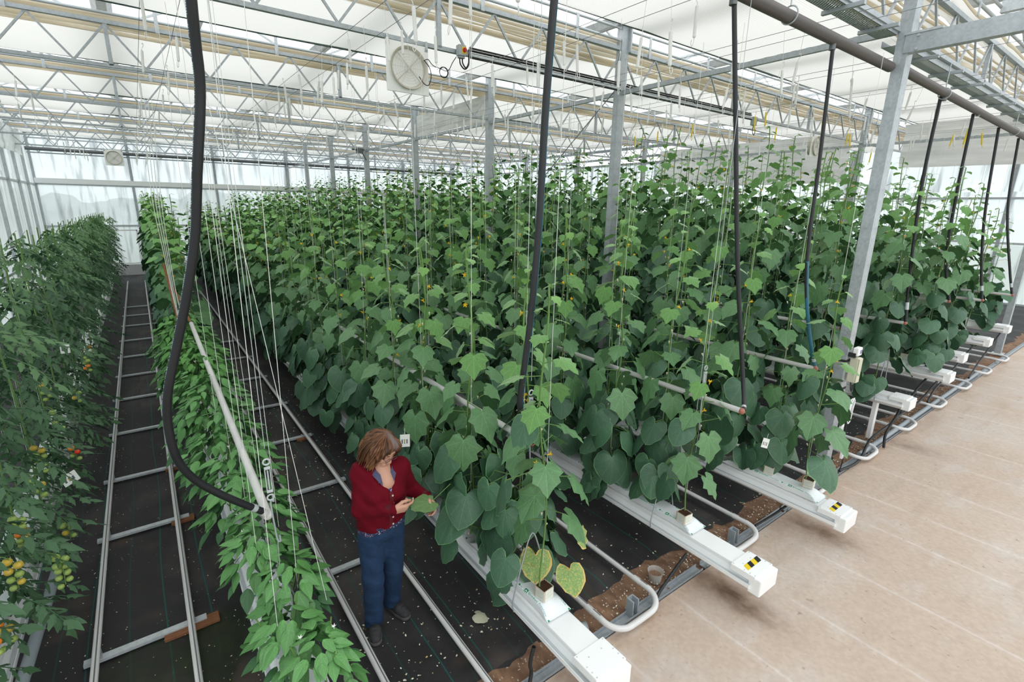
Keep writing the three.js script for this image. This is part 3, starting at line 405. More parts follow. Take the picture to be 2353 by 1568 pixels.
// ---------------------------------------------------------------- cucumber plants
const HALF_OLD = [[0, .08], [.1, -.1], [.25, -.17], [.43, -.07], [.54, .14], [.54, .36], [.46, .56], [.34, .74], [.18, .89], [0, .98]];
const HALF_YOUNG = [[0, .06], [.14, -.12], [.32, -.08], [.41, .1], [.58, .24], [.42, .4], [.45, .6], [.24, .72], [.13, .87], [0, 1.02]];
const leafTexture = (half, tone) => canvasTex(256, 256, (c, w, h) => {
  const X = (x) => (x / 1.25 + .5) * w, Y = (z) => (1 - (z + .2) / 1.3) * h, r = rng(4);
  c.fillStyle = tone.base; c.fillRect(0, 0, w, h);
  for (let i = 0; i < 900; i++) { c.fillStyle = `rgba(${r() > .5 ? tone.hi : tone.lo},.16)`; c.beginPath(); c.ellipse(r() * w, r() * h, 2 + r() * 7, 1 + r() * 4, r() * 3, 0, 7); c.fill(); }
  if (tone.spots) for (let i = 0; i < 700; i++) { c.fillStyle = `rgba(${tone.spots},${.25 + r() * .4})`; const a = r() * 6.3, d = Math.pow(r(), .45); c.beginPath(); c.ellipse(X(Math.cos(a) * .56 * d), Y(.42 + Math.sin(a) * .6 * d), 1 + r() * 4, 1 + r() * 3, r() * 3, 0, 7); c.fill(); }
  c.lineCap = 'round'; c.strokeStyle = tone.vein;
  for (const [ex, ez, lw] of [[0, .97, 3.2], [.3, .66, 2.4], [.46, .26, 2.2], [.28, -.05, 1.6], [-.3, .66, 2.4], [-.46, .26, 2.2], [-.28, -.05, 1.6]]) {
    c.lineWidth = lw; c.beginPath(); c.moveTo(X(0), Y(.07)); c.quadraticCurveTo(X(ex * .45), Y(.07 + (ez - .07) * .6), X(ex), Y(ez)); c.stroke();
    c.lineWidth = .9; for (let q = .3; q < .95; q += .16) for (const s of [-1, 1]) { const bx_ = ex * q, bz = .07 + (ez - .07) * q, L = .16 * (1.1 - q), an = Math.atan2(ez - .07, ex) + s * .75; c.beginPath(); c.moveTo(X(bx_), Y(bz)); c.lineTo(X(bx_ + Math.cos(an) * L), Y(bz + Math.sin(an) * L)); c.stroke(); }
  }
  c.strokeStyle = tone.edge; c.lineWidth = tone.ew ?? 5; c.lineJoin = 'round'; c.beginPath(); half.forEach(([x, z], i) => (i ? c.lineTo(X(x), Y(z)) : c.moveTo(X(x), Y(z)))); [...half].reverse().forEach(([x, z]) => c.lineTo(X(-x), Y(z))); c.stroke();
});
const neutral = { base: '#a6aaa2', hi: '190,196,184', lo: '132,140,130', vein: 'rgba(206,216,196,.8)', edge: 'rgba(250,248,205,.95)', ew: 6 };
const texOld = leafTexture(HALF_OLD, neutral), texYoung = leafTexture(HALF_YOUNG, { ...neutral, edge: 'rgba(205,210,180,.5)', ew: 3 }), texSick = leafTexture(HALF_OLD, { base: '#7f9f62', hi: '170,185,110', lo: '90,130,70', vein: 'rgba(80,130,70,.8)', edge: 'rgba(226,184,110,.85)', ew: 14, spots: '226,190,110' });
const k39 = 1 / .39, leafCol = (r, g, b) => lin(r * k39, g * k39, b * k39);
const TONES = { old: [.054, .122, .078], oldB: [.064, .145, .088], mid: [.1, .21, .096], young: [.165, .34, .11], tip: [.23, .44, .13] };
const bumpLeaf = rtex(fineBump, 2, 2);
for (const [n, c] of Object.entries(TONES)) { const y = n === 'young' || n === 'tip'; std('leaf_' + n, leafCol(...c), y ? .9 : .42, { map: y || n === 'mid' ? texYoung : texOld, bumpMap: bumpLeaf, bumpScale: .0016, specularIntensity: 1, ...(y ? { transmission: .35, thickness: 0 } : {}) }); }
std('leaf_sick', lin(.95, .95, .9), .75, { map: texSick });
std('leafMix', lin(1, 1, 1), .58, { map: texYoung, vertexColors: true, specularIntensity: .7 });
std('leafUnder', lin(.3, .5, .2), .7, { map: texYoung });
std('stemGreen', lin(.13, .25, .06), .6); std('tendril', lin(.3, .42, .12), .6);
std('flowerYellow', lin(.9, .55, .01), .6); std('flowerDry', lin(.8, .74, .55), .8); std('fruitGreen', lin(.03, .1, .02), .4);

function leafGeo(half, o, seed) {
  const r = rng(seed), pts = []; half.forEach(([x, z], i) => { const j = i && i < half.length - 1 ? (o.jag ?? .02) : 0; pts.push([x + (r() - .5) * j, z + (r() - .5) * j]); });
  for (let i = half.length - 2; i > 0; i--) { const j = o.jag ?? .02; pts.push([-half[i][0] + (r() - .5) * j, half[i][1] + (r() - .5) * j]); }
  const hub = [0, .1], p = [], uv = [], idx = [], rings = o.rings ?? [.5, 1], N = pts.length, ph = r() * 6;
  const put = (x, z, t) => { const y = -(o.curl ?? .35) * x * x + (o.fold ?? 0) * Math.abs(x) - (o.droop ?? .22) * z * z + (t > .8 ? (o.ripple ?? .03) * Math.sin(Math.atan2(x, z - .4) * 7 + ph) : 0) + (o.cup ?? 0) * t * t; p.push(x, y, z); uv.push(x / 1.25 + .5, (z + .2) / 1.3); };
  put(hub[0], hub[1], 0);
  for (const t of rings) for (const q of pts) put(hub[0] + (q[0] - hub[0]) * t, hub[1] + (q[1] - hub[1]) * t, t);
  for (let i = 0; i < N; i++) { const j = (i + 1) % N; idx.push(0, 1 + i, 1 + j); for (let k = 1; k < rings.length; k++) { const a = 1 + (k - 1) * N, b = 1 + k * N; idx.push(a + i, b + i, b + j, a + i, b + j, a + j); } }
  const g = new THREE.BufferGeometry(); g.setAttribute('position', new THREE.Float32BufferAttribute(p, 3)); g.setAttribute('uv', new THREE.Float32BufferAttribute(uv, 2)); g.setIndex(idx.reverse()); g.computeVertexNormals(); return g;
}
const LG = {
  old: [0, 1, 2, 3].map((i) => leafGeo(HALF_OLD, { curl: .3 + .12 * i, fold: i % 2 ? .1 : -.05, droop: .12 + .08 * i, ripple: .035, cup: -.03 * i }, 20 + i)),
  sick: [0, 1].map((i) => leafGeo(HALF_OLD, { curl: .35, droop: .2, ripple: .06, jag: .07, cup: .05 }, 95 + i)),
  young: [0, 1, 2].map((i) => leafGeo(HALF_YOUNG, { curl: .2, fold: .12 - .08 * i, droop: .18 + .08 * i, ripple: .03, jag: .05 }, 40 + i)),
  low: [0, 1, 2].map((i) => leafGeo([HALF_YOUNG[0], HALF_YOUNG[2], HALF_YOUNG[4], HALF_YOUNG[5], HALF_YOUNG[6], HALF_YOUNG[9]], { rings: [1], curl: .35, fold: .05 * i, droop: .2, ripple: .02, jag: .05 }, 60 + i)),
};
const _m = new THREE.Matrix4();
function leafMatrix(pos, az, pitch, size, roll = 0) {
  const t = V(Math.sin(az) * Math.cos(pitch), Math.sin(pitch), Math.cos(az) * Math.cos(pitch)), up = Math.abs(pitch) > 1.5 ? V(Math.sin(az), .05, Math.cos(az)) : V(0, 1, 0);
  const n = up.sub(t.clone().multiplyScalar(up.dot(t))).normalize(), x = n.clone().cross(t); if (roll) { const q = new THREE.Quaternion().setFromAxisAngle(t, roll); n.applyQuaternion(q); x.applyQuaternion(q); }
  return new THREE.Matrix4().makeBasis(x, n, t).scale(V(size, size, size)).setPosition(pos);
}
function tint(g, c) { const n = g.attributes.position.count, a = new Float32Array(n * 3); for (let i = 0; i < n; i++) a.set(c, i * 3); g.setAttribute('color', new THREE.BufferAttribute(a, 3)); return g; }
const flowerGeo = (() => { const gs = []; for (let i = 0; i < 5; i++) gs.push(new THREE.ConeGeometry(.009, .026, 4).scale(1, 1, .35).translate(0, .015, 0).rotateX(.9).rotateY(i * 1.2566)); gs.push(new THREE.CylinderGeometry(.005, .003, .02, 5).translate(0, -.01, 0)); return mg(gs); })();
const dryGeo = mg([new THREE.ConeGeometry(.007, .024, 5), new THREE.SphereGeometry(.007, 5, 4).translate(0, -.012, 0)]);
const fruitGeo = new THREE.LatheGeometry([[.001, 0], [.012, .012], [.016, .05], [.017, .11], [.013, .16], [.005, .18], [.001, .182]].map((p) => new THREE.Vector2(...p)), 8).rotateX(Math.PI);
// plan of one plant: what grows at every joint of the vine
function vine(h, seed, o = {}) {
  const r = rng(seed), N = Math.max(5, Math.round(h / .08)), lean = (r() - .5) * .12, lean2 = (r() - .5) * .1, leaves = [], stem = [], extra = [], fl = [], dry = [], fr = [];
  const at = (y) => [lean * y / h + .02 * Math.sin(y * 5 + seed), y, lean2 * y / h + .02 * Math.cos(y * 4.3 + seed)];
  for (let i = 0; i <= N; i++) stem.push(at(h * i / N));
  let az = r() * 6.28;
  for (let i = 1; i <= N; i++) {
    const y = h * i / N, d = h - y, p = V(...at(y)); az += 2.4 + (r() - .5) * .5;
    if (y < (o.bare ?? .12)) continue;
    const young = d < .5, size = young ? .04 + .2 * d + .02 * r() : Math.min(.26, .1 + .095 * d) * (.8 + .4 * r());
    const pl = size * (.5 + .3 * r()), pu = young ? .5 : .25 - .3 * r(), q = p.clone().add(V(Math.sin(az) * pl, pl * pu, Math.cos(az) * pl));
    const pitch = young ? -.1 - .5 * r() : d < 1.2 ? -.25 - .6 * r() : -.65 - .6 * r();
    const tone = d < .24 ? 'tip' : d < .85 ? 'young' : d < 1.65 ? 'mid' : r() < .5 ? 'old' : 'oldB';
    leaves.push({ m: leafMatrix(q, az + (r() - .5) * .5, pitch, size, (r() - .5) * .5), tone }); extra.push([p.toArray(), q.toArray(), .0022 + size * .006]);
    if (!young && r() < .55) dry.push(p.clone().add(V((r() - .5) * .09, -.02 - .05 * r(), (r() - .5) * .09)));
    if (d > .12 && d < 1.2 && r() < .16) fl.push(p.clone().add(V(Math.sin(az + 1) * .05, .02, Math.cos(az + 1) * .05)));
    if (d > 1.0 && r() < .07) fr.push(p.clone().add(V(Math.sin(az + 2) * .04, -.02, Math.cos(az + 2) * .04)));
    if (r() < .3) { const a = az + 2 + r(), L = .08 + .12 * r(), c = []; for (let s = 0; s <= 6; s++) { const k = s / 6; c.push([p.x + Math.sin(a) * L * k + .012 * Math.sin(k * 9) * k, p.y + .05 * k - .05 * k * k + .012 * Math.cos(k * 9) * k, p.z + Math.cos(a) * L * k]); } extra.push(c); }
  }
  for (let k = 0; k < (o.skirt ?? 9); k++) { const a = (k % 2 ? 1 : -1) * Math.PI / 2 + (r() - .5) * 1.5, y = (o.skirtY ?? -.08) + .85 * r(), pl = .12 + .16 * r(), p = V(...at(y)), q = p.clone().add(V(Math.sin(a) * pl, .03 - .1 * r(), Math.cos(a) * pl)); leaves.push({ m: leafMatrix(q, a + (r() - .5) * .6, -.8 - .6 * r(), .19 + .09 * r(), (r() - .5) * .5), tone: r() < .6 ? 'old' : 'oldB' }); extra.push([p.toArray(), q.toArray(), .0035]); }
  return { h, leaves, stem, extra, fl, dry, fr };
}
function vineStem(v, rad = .0065) { return mg([tube(v.stem, rad, Math.min(26, v.stem.length), 5), ...v.extra.map((e) => (typeof e[2] === 'number' ? rod(e[0], e[1], e[2], 4) : tube(e, .0014, 10, 3)))]); }
function detailedPlant(v, t) {
  part('stem', vineStem(v), M.stemGreen, t);
  const r = rng(v.leaves.length * 7 + Math.round(v.h * 100));
  for (const l of v.leaves) { const y = l.tone === 'tip' || l.tone === 'young' || l.tone === 'mid', set = y ? LG.young : LG.old, m = part('leaf', set[Math.floor(r() * set.length)], M['leaf_' + l.tone], t); m.applyMatrix4(l.m); }
  for (const p of v.fl) { const m = part('flower', flowerGeo, M.flowerYellow, t); m.position.copy(p); m.rotation.set(r() * 2 - .5, r() * 6, r()); }
  for (const p of v.fr) part('fruit', fruitGeo, M.fruitGreen, t).position.copy(p);
  if (v.dry.length) part('withered_flowers', v.dry.map((p) => dryGeo.clone().rotateX(2.6 + r()).translate(p.x, p.y, p.z)), M.flowerDry, t).userData.kind = 'stuff';
}
// joined-up variants for the plants too far away to pick their leaves apart
const mergedPlants = []; { let s = 300; for (const h of [2.35, 2.7, 3.05, 3.4, 3.7]) for (let q = 0; q < 2; q++) { const v = vine(h, s++, { bare: .05, skirt: 13 }), r = rng(s * 3); mergedPlants.push({ h, foliage: mg(v.leaves.map((l) => tint(LG.low[Math.floor(r() * 3)].clone().applyMatrix4(l.m), TONES[l.tone].map((c) => c * k39)))), stem: mg([tube(v.stem, .006, 14, 4), ...v.extra.filter((e) => typeof e[2] === 'number').map((e) => rod(e[0], e[1], e[2], 3))]), flowers: v.fl.length ? mg(v.fl.map((p) => flowerGeo.clone().scale(1.15, 1.15, 1.15).translate(p.x, p.y, p.z))) : null, dry: v.dry.length ? mg(v.dry.map((p) => dryGeo.clone().translate(p.x, p.y, p.z))) : null }); } }
const lerpTab = (tab, z) => { for (let i = 0; i + 1 < tab.length; i++) if (z >= tab[i + 1][0]) { const [a, b] = [tab[i], tab[i + 1]]; return b[1] + (a[1] - b[1]) * clamp((z - b[0]) / (a[0] - b[0]), 0, 1); } return tab[tab.length - 1][1]; };
const CROWS = [
  { id: '1', x: 1.95, y0: .58, z0: -2.2, z1: -26.6, near: 20, one: 54, tip: [[-2.1, 2.56], [-2.6, 2.84], [-3.6, 2.74], [-5.2, 2.95], [-10, 3.05], [-27, 3.2]], who: 'in the cucumber row beside the woman' },
  { id: '2', x: 3.53, y0: .6, z0: -2.15, z1: -26.6, near: 15, one: 42, tip: [[-2.1, 2.7], [-2.6, 3.0], [-4, 3.2], [-10, 3.45], [-27, 3.65]], who: 'in the second cucumber row from the woman' },
  { id: '3', x: 5.03, y0: .58, z0: -1.8, z1: -26.6, near: 14, one: 42, tip: [[-1.7, 2.6], [-2.2, 3.0], [-4, 3.45], [-8, 3.8], [-27, 4.0]], who: 'in the third cucumber row, left of the steel post' },
  { id: 'C', x: 6.66, y0: .6, z0: -2.5, z1: -26, near: 8, one: 34, tip: [[-2.4, 3.7], [-3.5, 4.1], [-6, 4.3], [-27, 4.35]], who: 'in the row behind the steel post' },
  { id: '4', x: 8.15, y0: .87, z0: -2.3, z1: -20, near: 8, one: 30, tip: [[-2.2, 3.7], [-3.2, 4.1], [-6, 4.3], [-27, 4.3]], who: 'in the first row right of the steel post' },
  { id: '5', x: 9.7, y0: .97, z0: -2.2, z1: -20, near: 6, one: 24, tip: [[-2.2, 3.75], [-3.2, 4.1], [-6, 4.3], [-27, 4.3]], who: 'in the second row right of the steel post' },
  { id: '6', x: 11.27, y0: .97, z0: -2.3, z1: -18, near: 4, one: 18, tip: [[-2.2, 3.6], [-4, 4.0], [-27, 4.2]], who: 'in the third row right of the steel post' },
  { id: '7', x: 12.82, y0: 1.03, z0: -2.3, z1: -16, near: 2, one: 14, tip: [[-2.2, 3.3], [-4, 3.7], [-27, 4.0]], who: 'in the fourth row right of the steel post' },
  { id: '8', x: 14.38, y0: 1.08, z0: -2.3, z1: -14, near: 0, one: 10, tip: [[-2.2, 3.2], [-4, 3.6], [-27, 4.0]], who: 'in the fifth row right of the steel post' },
  { id: 'F', x: .39, y0: .58, z0: -9.3, z1: -26.4, near: 0, one: 26, tip: [[-9, 3.0], [-12, 3.25], [-27, 3.5]], who: 'behind the pepper plants in the same row' }];
const FRONT = { 1: 'cucumber plant with two yellowed leaves at the end of the nearest row', 2: 'cucumber plant at the end of the second row, above the striped gutter end', 3: 'cucumber plant with orange flowers at the end of the third row', C: 'cucumber plant climbing close beside the steel post', 4: 'cucumber plant ending the first row right of the steel post', 5: 'cucumber plant ending the second row right of the steel post', 6: 'cucumber plant ending the third row right of the steel post', 7: 'cucumber plant ending the fourth row right of the steel post', 8: 'cucumber plant ending the fifth row right of the steel post', F: 'first tall cucumber plant behind the pepper plants' };
const NTH = 'first second third fourth fifth sixth seventh eighth ninth tenth eleventh twelfth thirteenth fourteenth fifteenth sixteenth seventeenth eighteenth nineteenth twentieth'.split(' ');
const SHORT = { 1: 'row beside the woman', 2: 'second row from the woman', 3: 'third row from the woman', C: 'row behind the steel post', 4: 'first row right of the post', 5: 'second row right of the post', 6: 'third row right of the post', 7: 'fourth row right of the post', 8: 'fifth row right of the post', F: 'tall row behind the peppers' };
const plantLabel = (R, i) => (i === 0 ? FRONT[R.id] : i < 20 ? `${NTH[i]} cucumber plant from the near end of the ${SHORT[R.id]}` : `far cucumber plant toward the back wall in the ${SHORT[R.id]}`);
const canopy = mergedPlants.map(() => []), stringSpots = [];
for (const R of CROWS) {
  const r = rng(R.x * 100 | 0); let i = 0;
  for (let z = R.z0; z > R.z1; z -= .36 + .05 * r(), i++) {
    if (R.id === 'C' && i) for (let k = 1; k < 8; k++) if (Math.abs(z - ZC(k)) < .3) z = ZC(k) - .34;
    const tip = lerpTab(R.tip, z) + (r() - .5) * .26, h = tip - R.y0, x = R.x + (i % 2 ? .11 : -.11) + (r() - .5) * .08, turn = (r() < .5 ? 0 : Math.PI) + (r() - .5) * .9, zz = z + (r() - .5) * .1;
    if (i < R.near) {
      const t = thing('cucumber_plant', plantLabel(R, i), 'cucumber plant', [i ? x : R.x - .02, R.y0, i ? zz : z], turn, i ? 'cucumber plants ' + R.who : undefined);
      detailedPlant(vine(h, 1000 + R.x * 37 + i | 0, { bare: i ? .02 : R.id === '1' ? .55 : .3, skirt: i ? (R.id === '1' ? 18 : 10) : R.x > 6 ? 12 : 3, skirtY: i ? undefined : R.x > 6 ? -.1 : .5 }), t); stringSpots.push([R, i ? x : R.x - .02, tip, i ? zz : z]);
      if (i === 0 && R.id === '1') { for (const [p, az, pi, s, g, sick] of [[[.05, .17, -.14], -.7, -.75, .21, 0, 1], [[.2, .1, .05], -.35, -.6, .2, 2, 1], [[-.02, .1, -.12], -.9, -1.3, .1, 1, 1], [[.3, .36, .05], .4, -1.1, .14, 3, 1], [[-.24, .3, -.1], -1.2, -.85, .21, 1, 0]]) { const m = part('leaf', sick ? LG.sick[g % 2] : LG.old[g], sick ? M.leaf_sick : M.leaf_old, t); m.applyMatrix4(new THREE.Matrix4().makeRotationY(-turn).multiply(leafMatrix(V(...p), az, pi, s))); if (sick) m.userData.label = 'yellowed dry leaf'; } }
    } else {
      let b = 0; mergedPlants.forEach((q, j) => { if (Math.abs(q.h - h) < Math.abs(mergedPlants[b].h - h) - 1e-6) b = j; }); b += i % 2 && b + 1 < mergedPlants.length && mergedPlants[b + 1].h === mergedPlants[b].h ? 1 : 0;
      const q = mergedPlants[b], s = h / q.h;
      if (i < R.one) {
        const t = thing('cucumber_plant', plantLabel(R, i), 'cucumber plant', [x, R.y0, zz], turn, i ? 'cucumber plants ' + R.who : undefined); t.scale.setScalar(s);
        part('stem', q.stem, M.stemGreen, t); part('foliage', q.foliage, M.leafMix, t).userData.kind = 'stuff'; if (q.flowers) part('flowers', q.flowers, M.flowerYellow, t).userData.kind = 'stuff'; if (q.dry) part('withered_flowers', q.dry, M.flowerDry, t).userData.kind = 'stuff';
      } else canopy[b].push(new THREE.Matrix4().compose(V(x, R.y0, zz), new THREE.Quaternion().setFromAxisAngle(V(0, 1, 0), turn), V(s, s, s)));
    }
  }
}
{ const o = new THREE.Group(); o.name = 'cucumber_foliage'; scene.add(o); o.userData = { kind: 'stuff', label: 'far cucumber plants filling the rows toward the back wall' };
  canopy.forEach((ms, b) => { if (!ms.length) return; const im = lit(new THREE.InstancedMesh(mergedPlants[b].foliage, M.leafMix, ms.length)); im.name = 'foliage'; im.userData.kind = 'stuff'; ms.forEach((m, i) => im.setMatrixAt(i, m)); o.add(im); }); }

// ---------------------------------------------------------------- strings, hooks and crop wires
const stringGeo = new THREE.CylinderGeometry(.0017, .0017, 1, 5).translate(0, .5, 0);
const hookGeo = mg([tube([[0, .3, 0], [.012, .315, 0], [.014, .29, 0], [.004, .27, 0], [0, .25, 0]], .0028, 14, 5), new THREE.CapsuleGeometry(.0125, .19, 3, 8).translate(0, .14, 0), tube([[0, .04, 0], [.0, .01, 0], [.014, -.02, 0], [.022, 0, 0], [.018, .025, 0]], .0028, 14, 5)]);
const hookLong = mg([hookGeo.clone(), rod([0, .3, 0], [0, .56, 0], .0018, 4)]);
const wireY = 4.72;
function addString(x, y0, y1, z, label, group, dx = 0, dz = 0) { const s = single('crop_string', stringGeo, M.string, label, 'string', group); s.position.set(x, y0, z); const d = V(dx, y1 - y0, dz), L = d.length(); s.scale.set(1, L, 1); s.quaternion.setFromUnitVectors(V(0, 1, 0), d.normalize()); }
for (const [R, x, tip, z] of stringSpots) addString(x, R.y0 + .2, 4.4, z, `thin white string carrying a cucumber plant in the ${SHORT[R.id]}`, 'strings of the ' + SHORT[R.id], (hash(x * 999 | 0, z * 999 | 0) - .5) * .12, 0);
const rH = rng(77);
for (const R of CROWS.slice(0, 8)) for (const s of [-1, 1]) {
  const zEnd = R.x > 7 ? -14 : -22, w = single('crop_wire', rod([R.x + s * .13, wireY, 1.2], [R.x + s * .13, wireY, zEnd], .0024, 5), M.wire, `thin steel crop wire above the ${SHORT[R.id]}`, 'wire', 'crop wires above the ' + SHORT[R.id]);
  const n = { 1: 17, 2: 16, 3: 13, C: 8, 4: 8, 5: 6, 6: 5, 7: 4 }[R.id];
  for (let i = 0; i < n; i++) { const z = -2.3 - i * .62 - rH() * .35 - (s > 0 ? .25 : 0), yel = R.x > 7 && rH() < .3, low = rH() < .35 ? .12 + .15 * rH() : 0, h = single('string_hook', low ? hookLong : hookGeo, yel ? M.yellow : M.hook, `${yel ? 'yellow' : 'white'} string bobbin on a wire hook above the ${SHORT[R.id]}`, 'string hook', `${yel ? 'yellow' : 'white'} hooks above the ` + SHORT[R.id]); h.position.set(R.x + s * .13, wireY - .31 - low, z); h.rotation.set((rH() - .5) * .25, rH() * 6.28, (rH() - .5) * .3); h.scale.setScalar(.9 + .25 * rH()); }
}
// hooks and strings above pepper and tomato rows
for (const [x, n, who] of [[.39, 26, 'pepper row'], [-1.16, 24, 'tomato row']]) { for (const s of [-1, 1]) single('crop_wire', rod([x + s * .13, wireY, 1.2], [x + s * .13, wireY, -26], .0024, 5), M.wire, `thin steel crop wire above the ${who}`, 'wire', `crop wires above the ${who}`); for (let i = 0; i < n; i++) { const h = single('string_hook', hookGeo, M.hook, `white string bobbin on a wire hook above the ${who}`, 'string hook', `string hooks above the ${who}`); h.position.set(x + (i % 2 ? .13 : -.13), wireY - .31, -3.6 - i * .8 - rH() * .3); h.rotation.set((rH() - .5) * .5, rH() * 6, (rH() - .5) * .4); } }
for (let i = 0; i < 9; i++) { const z = -2.55 - i * .3, x = .3 + .17 * (i % 2) + .05 * rH(); addString(x, .8 + .04 * i, 4.45, z, 'white string hanging down to a pepper plant near the white pipe', 'strings of the pepper plants', .1 * (rH() - .5), .25 * (rH() - .5)); }
addString(.62, .75, 4.5, -2.75, 'slanting white string crossing the other pepper strings', 'string', -.32, -.5);
for (let i = 0; i < 4; i++) single('loose_string', tube([[.26 + .04 * i, 4.5, -8.8], [.2 + .03 * i, 3.2, -8.6 + .1 * i], [.22 + .02 * i, 2.5, -8.3], [.24 + .015 * i, 1.9 - .25 * (i % 3), -8.1], [.25 + .015 * i, 1.75 - .25 * (i % 3), -8.05]], .004, 30, 4), M.string, 'loose end of white string in a knotted bunch before the far cucumbers', 'string', 'loose strings before the far cucumbers');

// ---------------------------------------------------------------- pepper plants
const HALF_PEP = [[0, 0], [.14, .08], [.25, .25], [.27, .42], [.2, .64], [.1, .84], [0, 1]];
const pepTex = leafTexture(HALF_PEP, { ...neutral, edge: 'rgba(190,200,180,.3)', ew: 1 });
const PG = [0, 1, 2].map((i) => leafGeo(HALF_PEP, { curl: .9 - .3 * i, fold: .12 * i, droop: .2 + .1 * i, ripple: .012, jag: .015, rings: [.55, 1] }, 80 + i));
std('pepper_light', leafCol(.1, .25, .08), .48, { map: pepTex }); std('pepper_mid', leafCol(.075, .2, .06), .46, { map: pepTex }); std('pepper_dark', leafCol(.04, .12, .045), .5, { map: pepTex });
std('pepperFruit', lin(.72, .62, .06), .3); std('petalWhite', lin(.85, .85, .82), .6);
const pepFruit = new THREE.LatheGeometry([[.001, .06], [.018, .062], [.03, .05], [.033, .02], [.028, -.02], [.018, -.05], [.001, -.062]].map((p) => new THREE.Vector2(...p)), 12);
{
  const rp = rng(9); let i = 0;
  for (let z = -1.95; z > -8.9; z -= .33, i++) {
    const top = lerpTab([[-1.9, .4], [-3, .52], [-4.2, .75], [-5.5, .98], [-9, 1.1]], z) + (rp() - .5) * .1, x = lerpTab([[-2, .41], [-3.2, .4], [-5.5, .32], [-9, .3]], z) + (i % 2 ? .05 : -.05), base = .5;
    const t = thing('pepper_plant', i === 0 ? 'lowest pepper plant with yellow peppers at the front of its row' : i === 1 ? 'second pepper plant from the front, with small white flower' : `${NTH[i]} pepper plant from the front of the row under the white pipe`, 'pepper plant', [x, base, z], 0, i > 1 ? 'pepper plants under the white pipe' : undefined);
    const RX = lerpTab([[-2, .13], [-3, .16], [-4.5, .3], [-9, .36]], z), r = rng(700 + i), n = Math.round(34 + 88 * top), near = i < 13, st = [tube([[0, 0, 0], [.01, top * .45, .01], [0, top * .6, 0]], .006, 6, 5)], merged = [];
    for (const a of [.3, 2.4, 4.5]) st.push(tube([[0, top * .45, 0], [.1 * Math.sin(a), top * .7, .1 * Math.cos(a)], [.14 * Math.sin(a), top * .95, .14 * Math.cos(a)]], .004, 6, 4));
    for (let k = 0; k < n; k++) {
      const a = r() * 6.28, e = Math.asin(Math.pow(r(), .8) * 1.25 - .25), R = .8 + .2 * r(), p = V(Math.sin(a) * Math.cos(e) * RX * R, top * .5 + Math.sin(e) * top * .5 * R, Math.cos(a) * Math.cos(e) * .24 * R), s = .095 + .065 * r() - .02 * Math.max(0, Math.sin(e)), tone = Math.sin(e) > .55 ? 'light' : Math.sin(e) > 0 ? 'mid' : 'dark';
      const m = leafMatrix(p, a + (r() - .5) * 1.2, -.15 - .75 * r() + .25 * Math.sin(e), s, (r() - .5) * .7);
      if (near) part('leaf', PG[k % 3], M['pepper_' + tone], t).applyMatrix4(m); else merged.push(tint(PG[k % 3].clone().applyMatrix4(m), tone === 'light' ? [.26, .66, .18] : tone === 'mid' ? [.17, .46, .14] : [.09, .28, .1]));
    }
    if (merged.length) part('foliage', merged, M.leafMix, t).userData.kind = 'stuff';
    part('stem', st, M.stemGreen, t);
    if (i === 0) for (const [a, b, c] of [[.06, .12, .17], [.14, .1, .13], [-.05, .16, .16]]) part('pepper', pepFruit, M.pepperFruit, t).position.set(a, b, c);
    if (i % 3 === 1) for (const q of [1, 2]) { const m = part('flower', flowerGeo, M.petalWhite, t); m.position.set(.1 * Math.sin(q * 2), top * .9, .12 * Math.cos(q * 2)); m.scale.setScalar(.7); }
  }
}

// ---------------------------------------------------------------- tomato plants
const leaflet = [[0, 0], [.2, .12], [.16, .3], [.26, .42], [.16, .6], [.1, .82], [0, 1]];
function tomatoLeaf(seed, low) { const r = rng(seed), gs = [], L = 1, put = (u, side, s) => { const a = side * (1.0 - .3 * u), y = -.35 * u * u; gs.push(leafGeo(low ? [leaflet[0], leaflet[1], leaflet[3], leaflet[6]] : leaflet, { rings: [1], curl: .8, droop: .3, ripple: .02, jag: .05, fold: -.15 }, seed * 9 + gs.length).scale(s, s, s).rotateX(.35 * r()).rotateZ((r() - .5) * .9).rotateY(a).translate(side * .01, y, u)); };
  for (const u of [.28, .5, .72]) for (const s of [-1, 1]) put(u + .03 * s, s, .3 - .06 * Math.abs(u - .5)); put(.86, 0, .36); for (const s of [-1, 1]) put(.4, s * .9, .13);
  gs.push(tube([[0, 0, 0], [0, -.03, .3], [0, -.12, .6], [0, -.28, .9]], .011, 6, 3)); return mg(gs); }
const TG = [1, 2, 3].map((s) => tomatoLeaf(s, false)), TGlow = [4, 5].map((s) => tomatoLeaf(s, true));
std('tomato_leaf', lin(.052, .125, .055), .6); std('tomato_leaf_light', lin(.09, .19, .075), .6);
const TCOL = { g: std('tomatoGreen', lin(.3, .42, .1), .3), y: std('tomatoTurning', lin(.6, .42, .06), .3), o: std('tomatoOrange', lin(.75, .22, .02), .28), r: std('tomatoRed', lin(.62, .035, .01), .25) };
std('leafMixTomato', lin(1, 1, 1), .62, { vertexColors: true });
const tomGeo = (() => mg([new THREE.SphereGeometry(.0235, 12, 9).scale(1, .92, 1)]))(), calyx = (() => { const g = []; for (let i = 0; i < 5; i++) g.push(new THREE.ConeGeometry(.003, .02, 3).rotateX(1.2).translate(0, .022, .009).rotateY(i * 1.2566)); return mg(g); })();
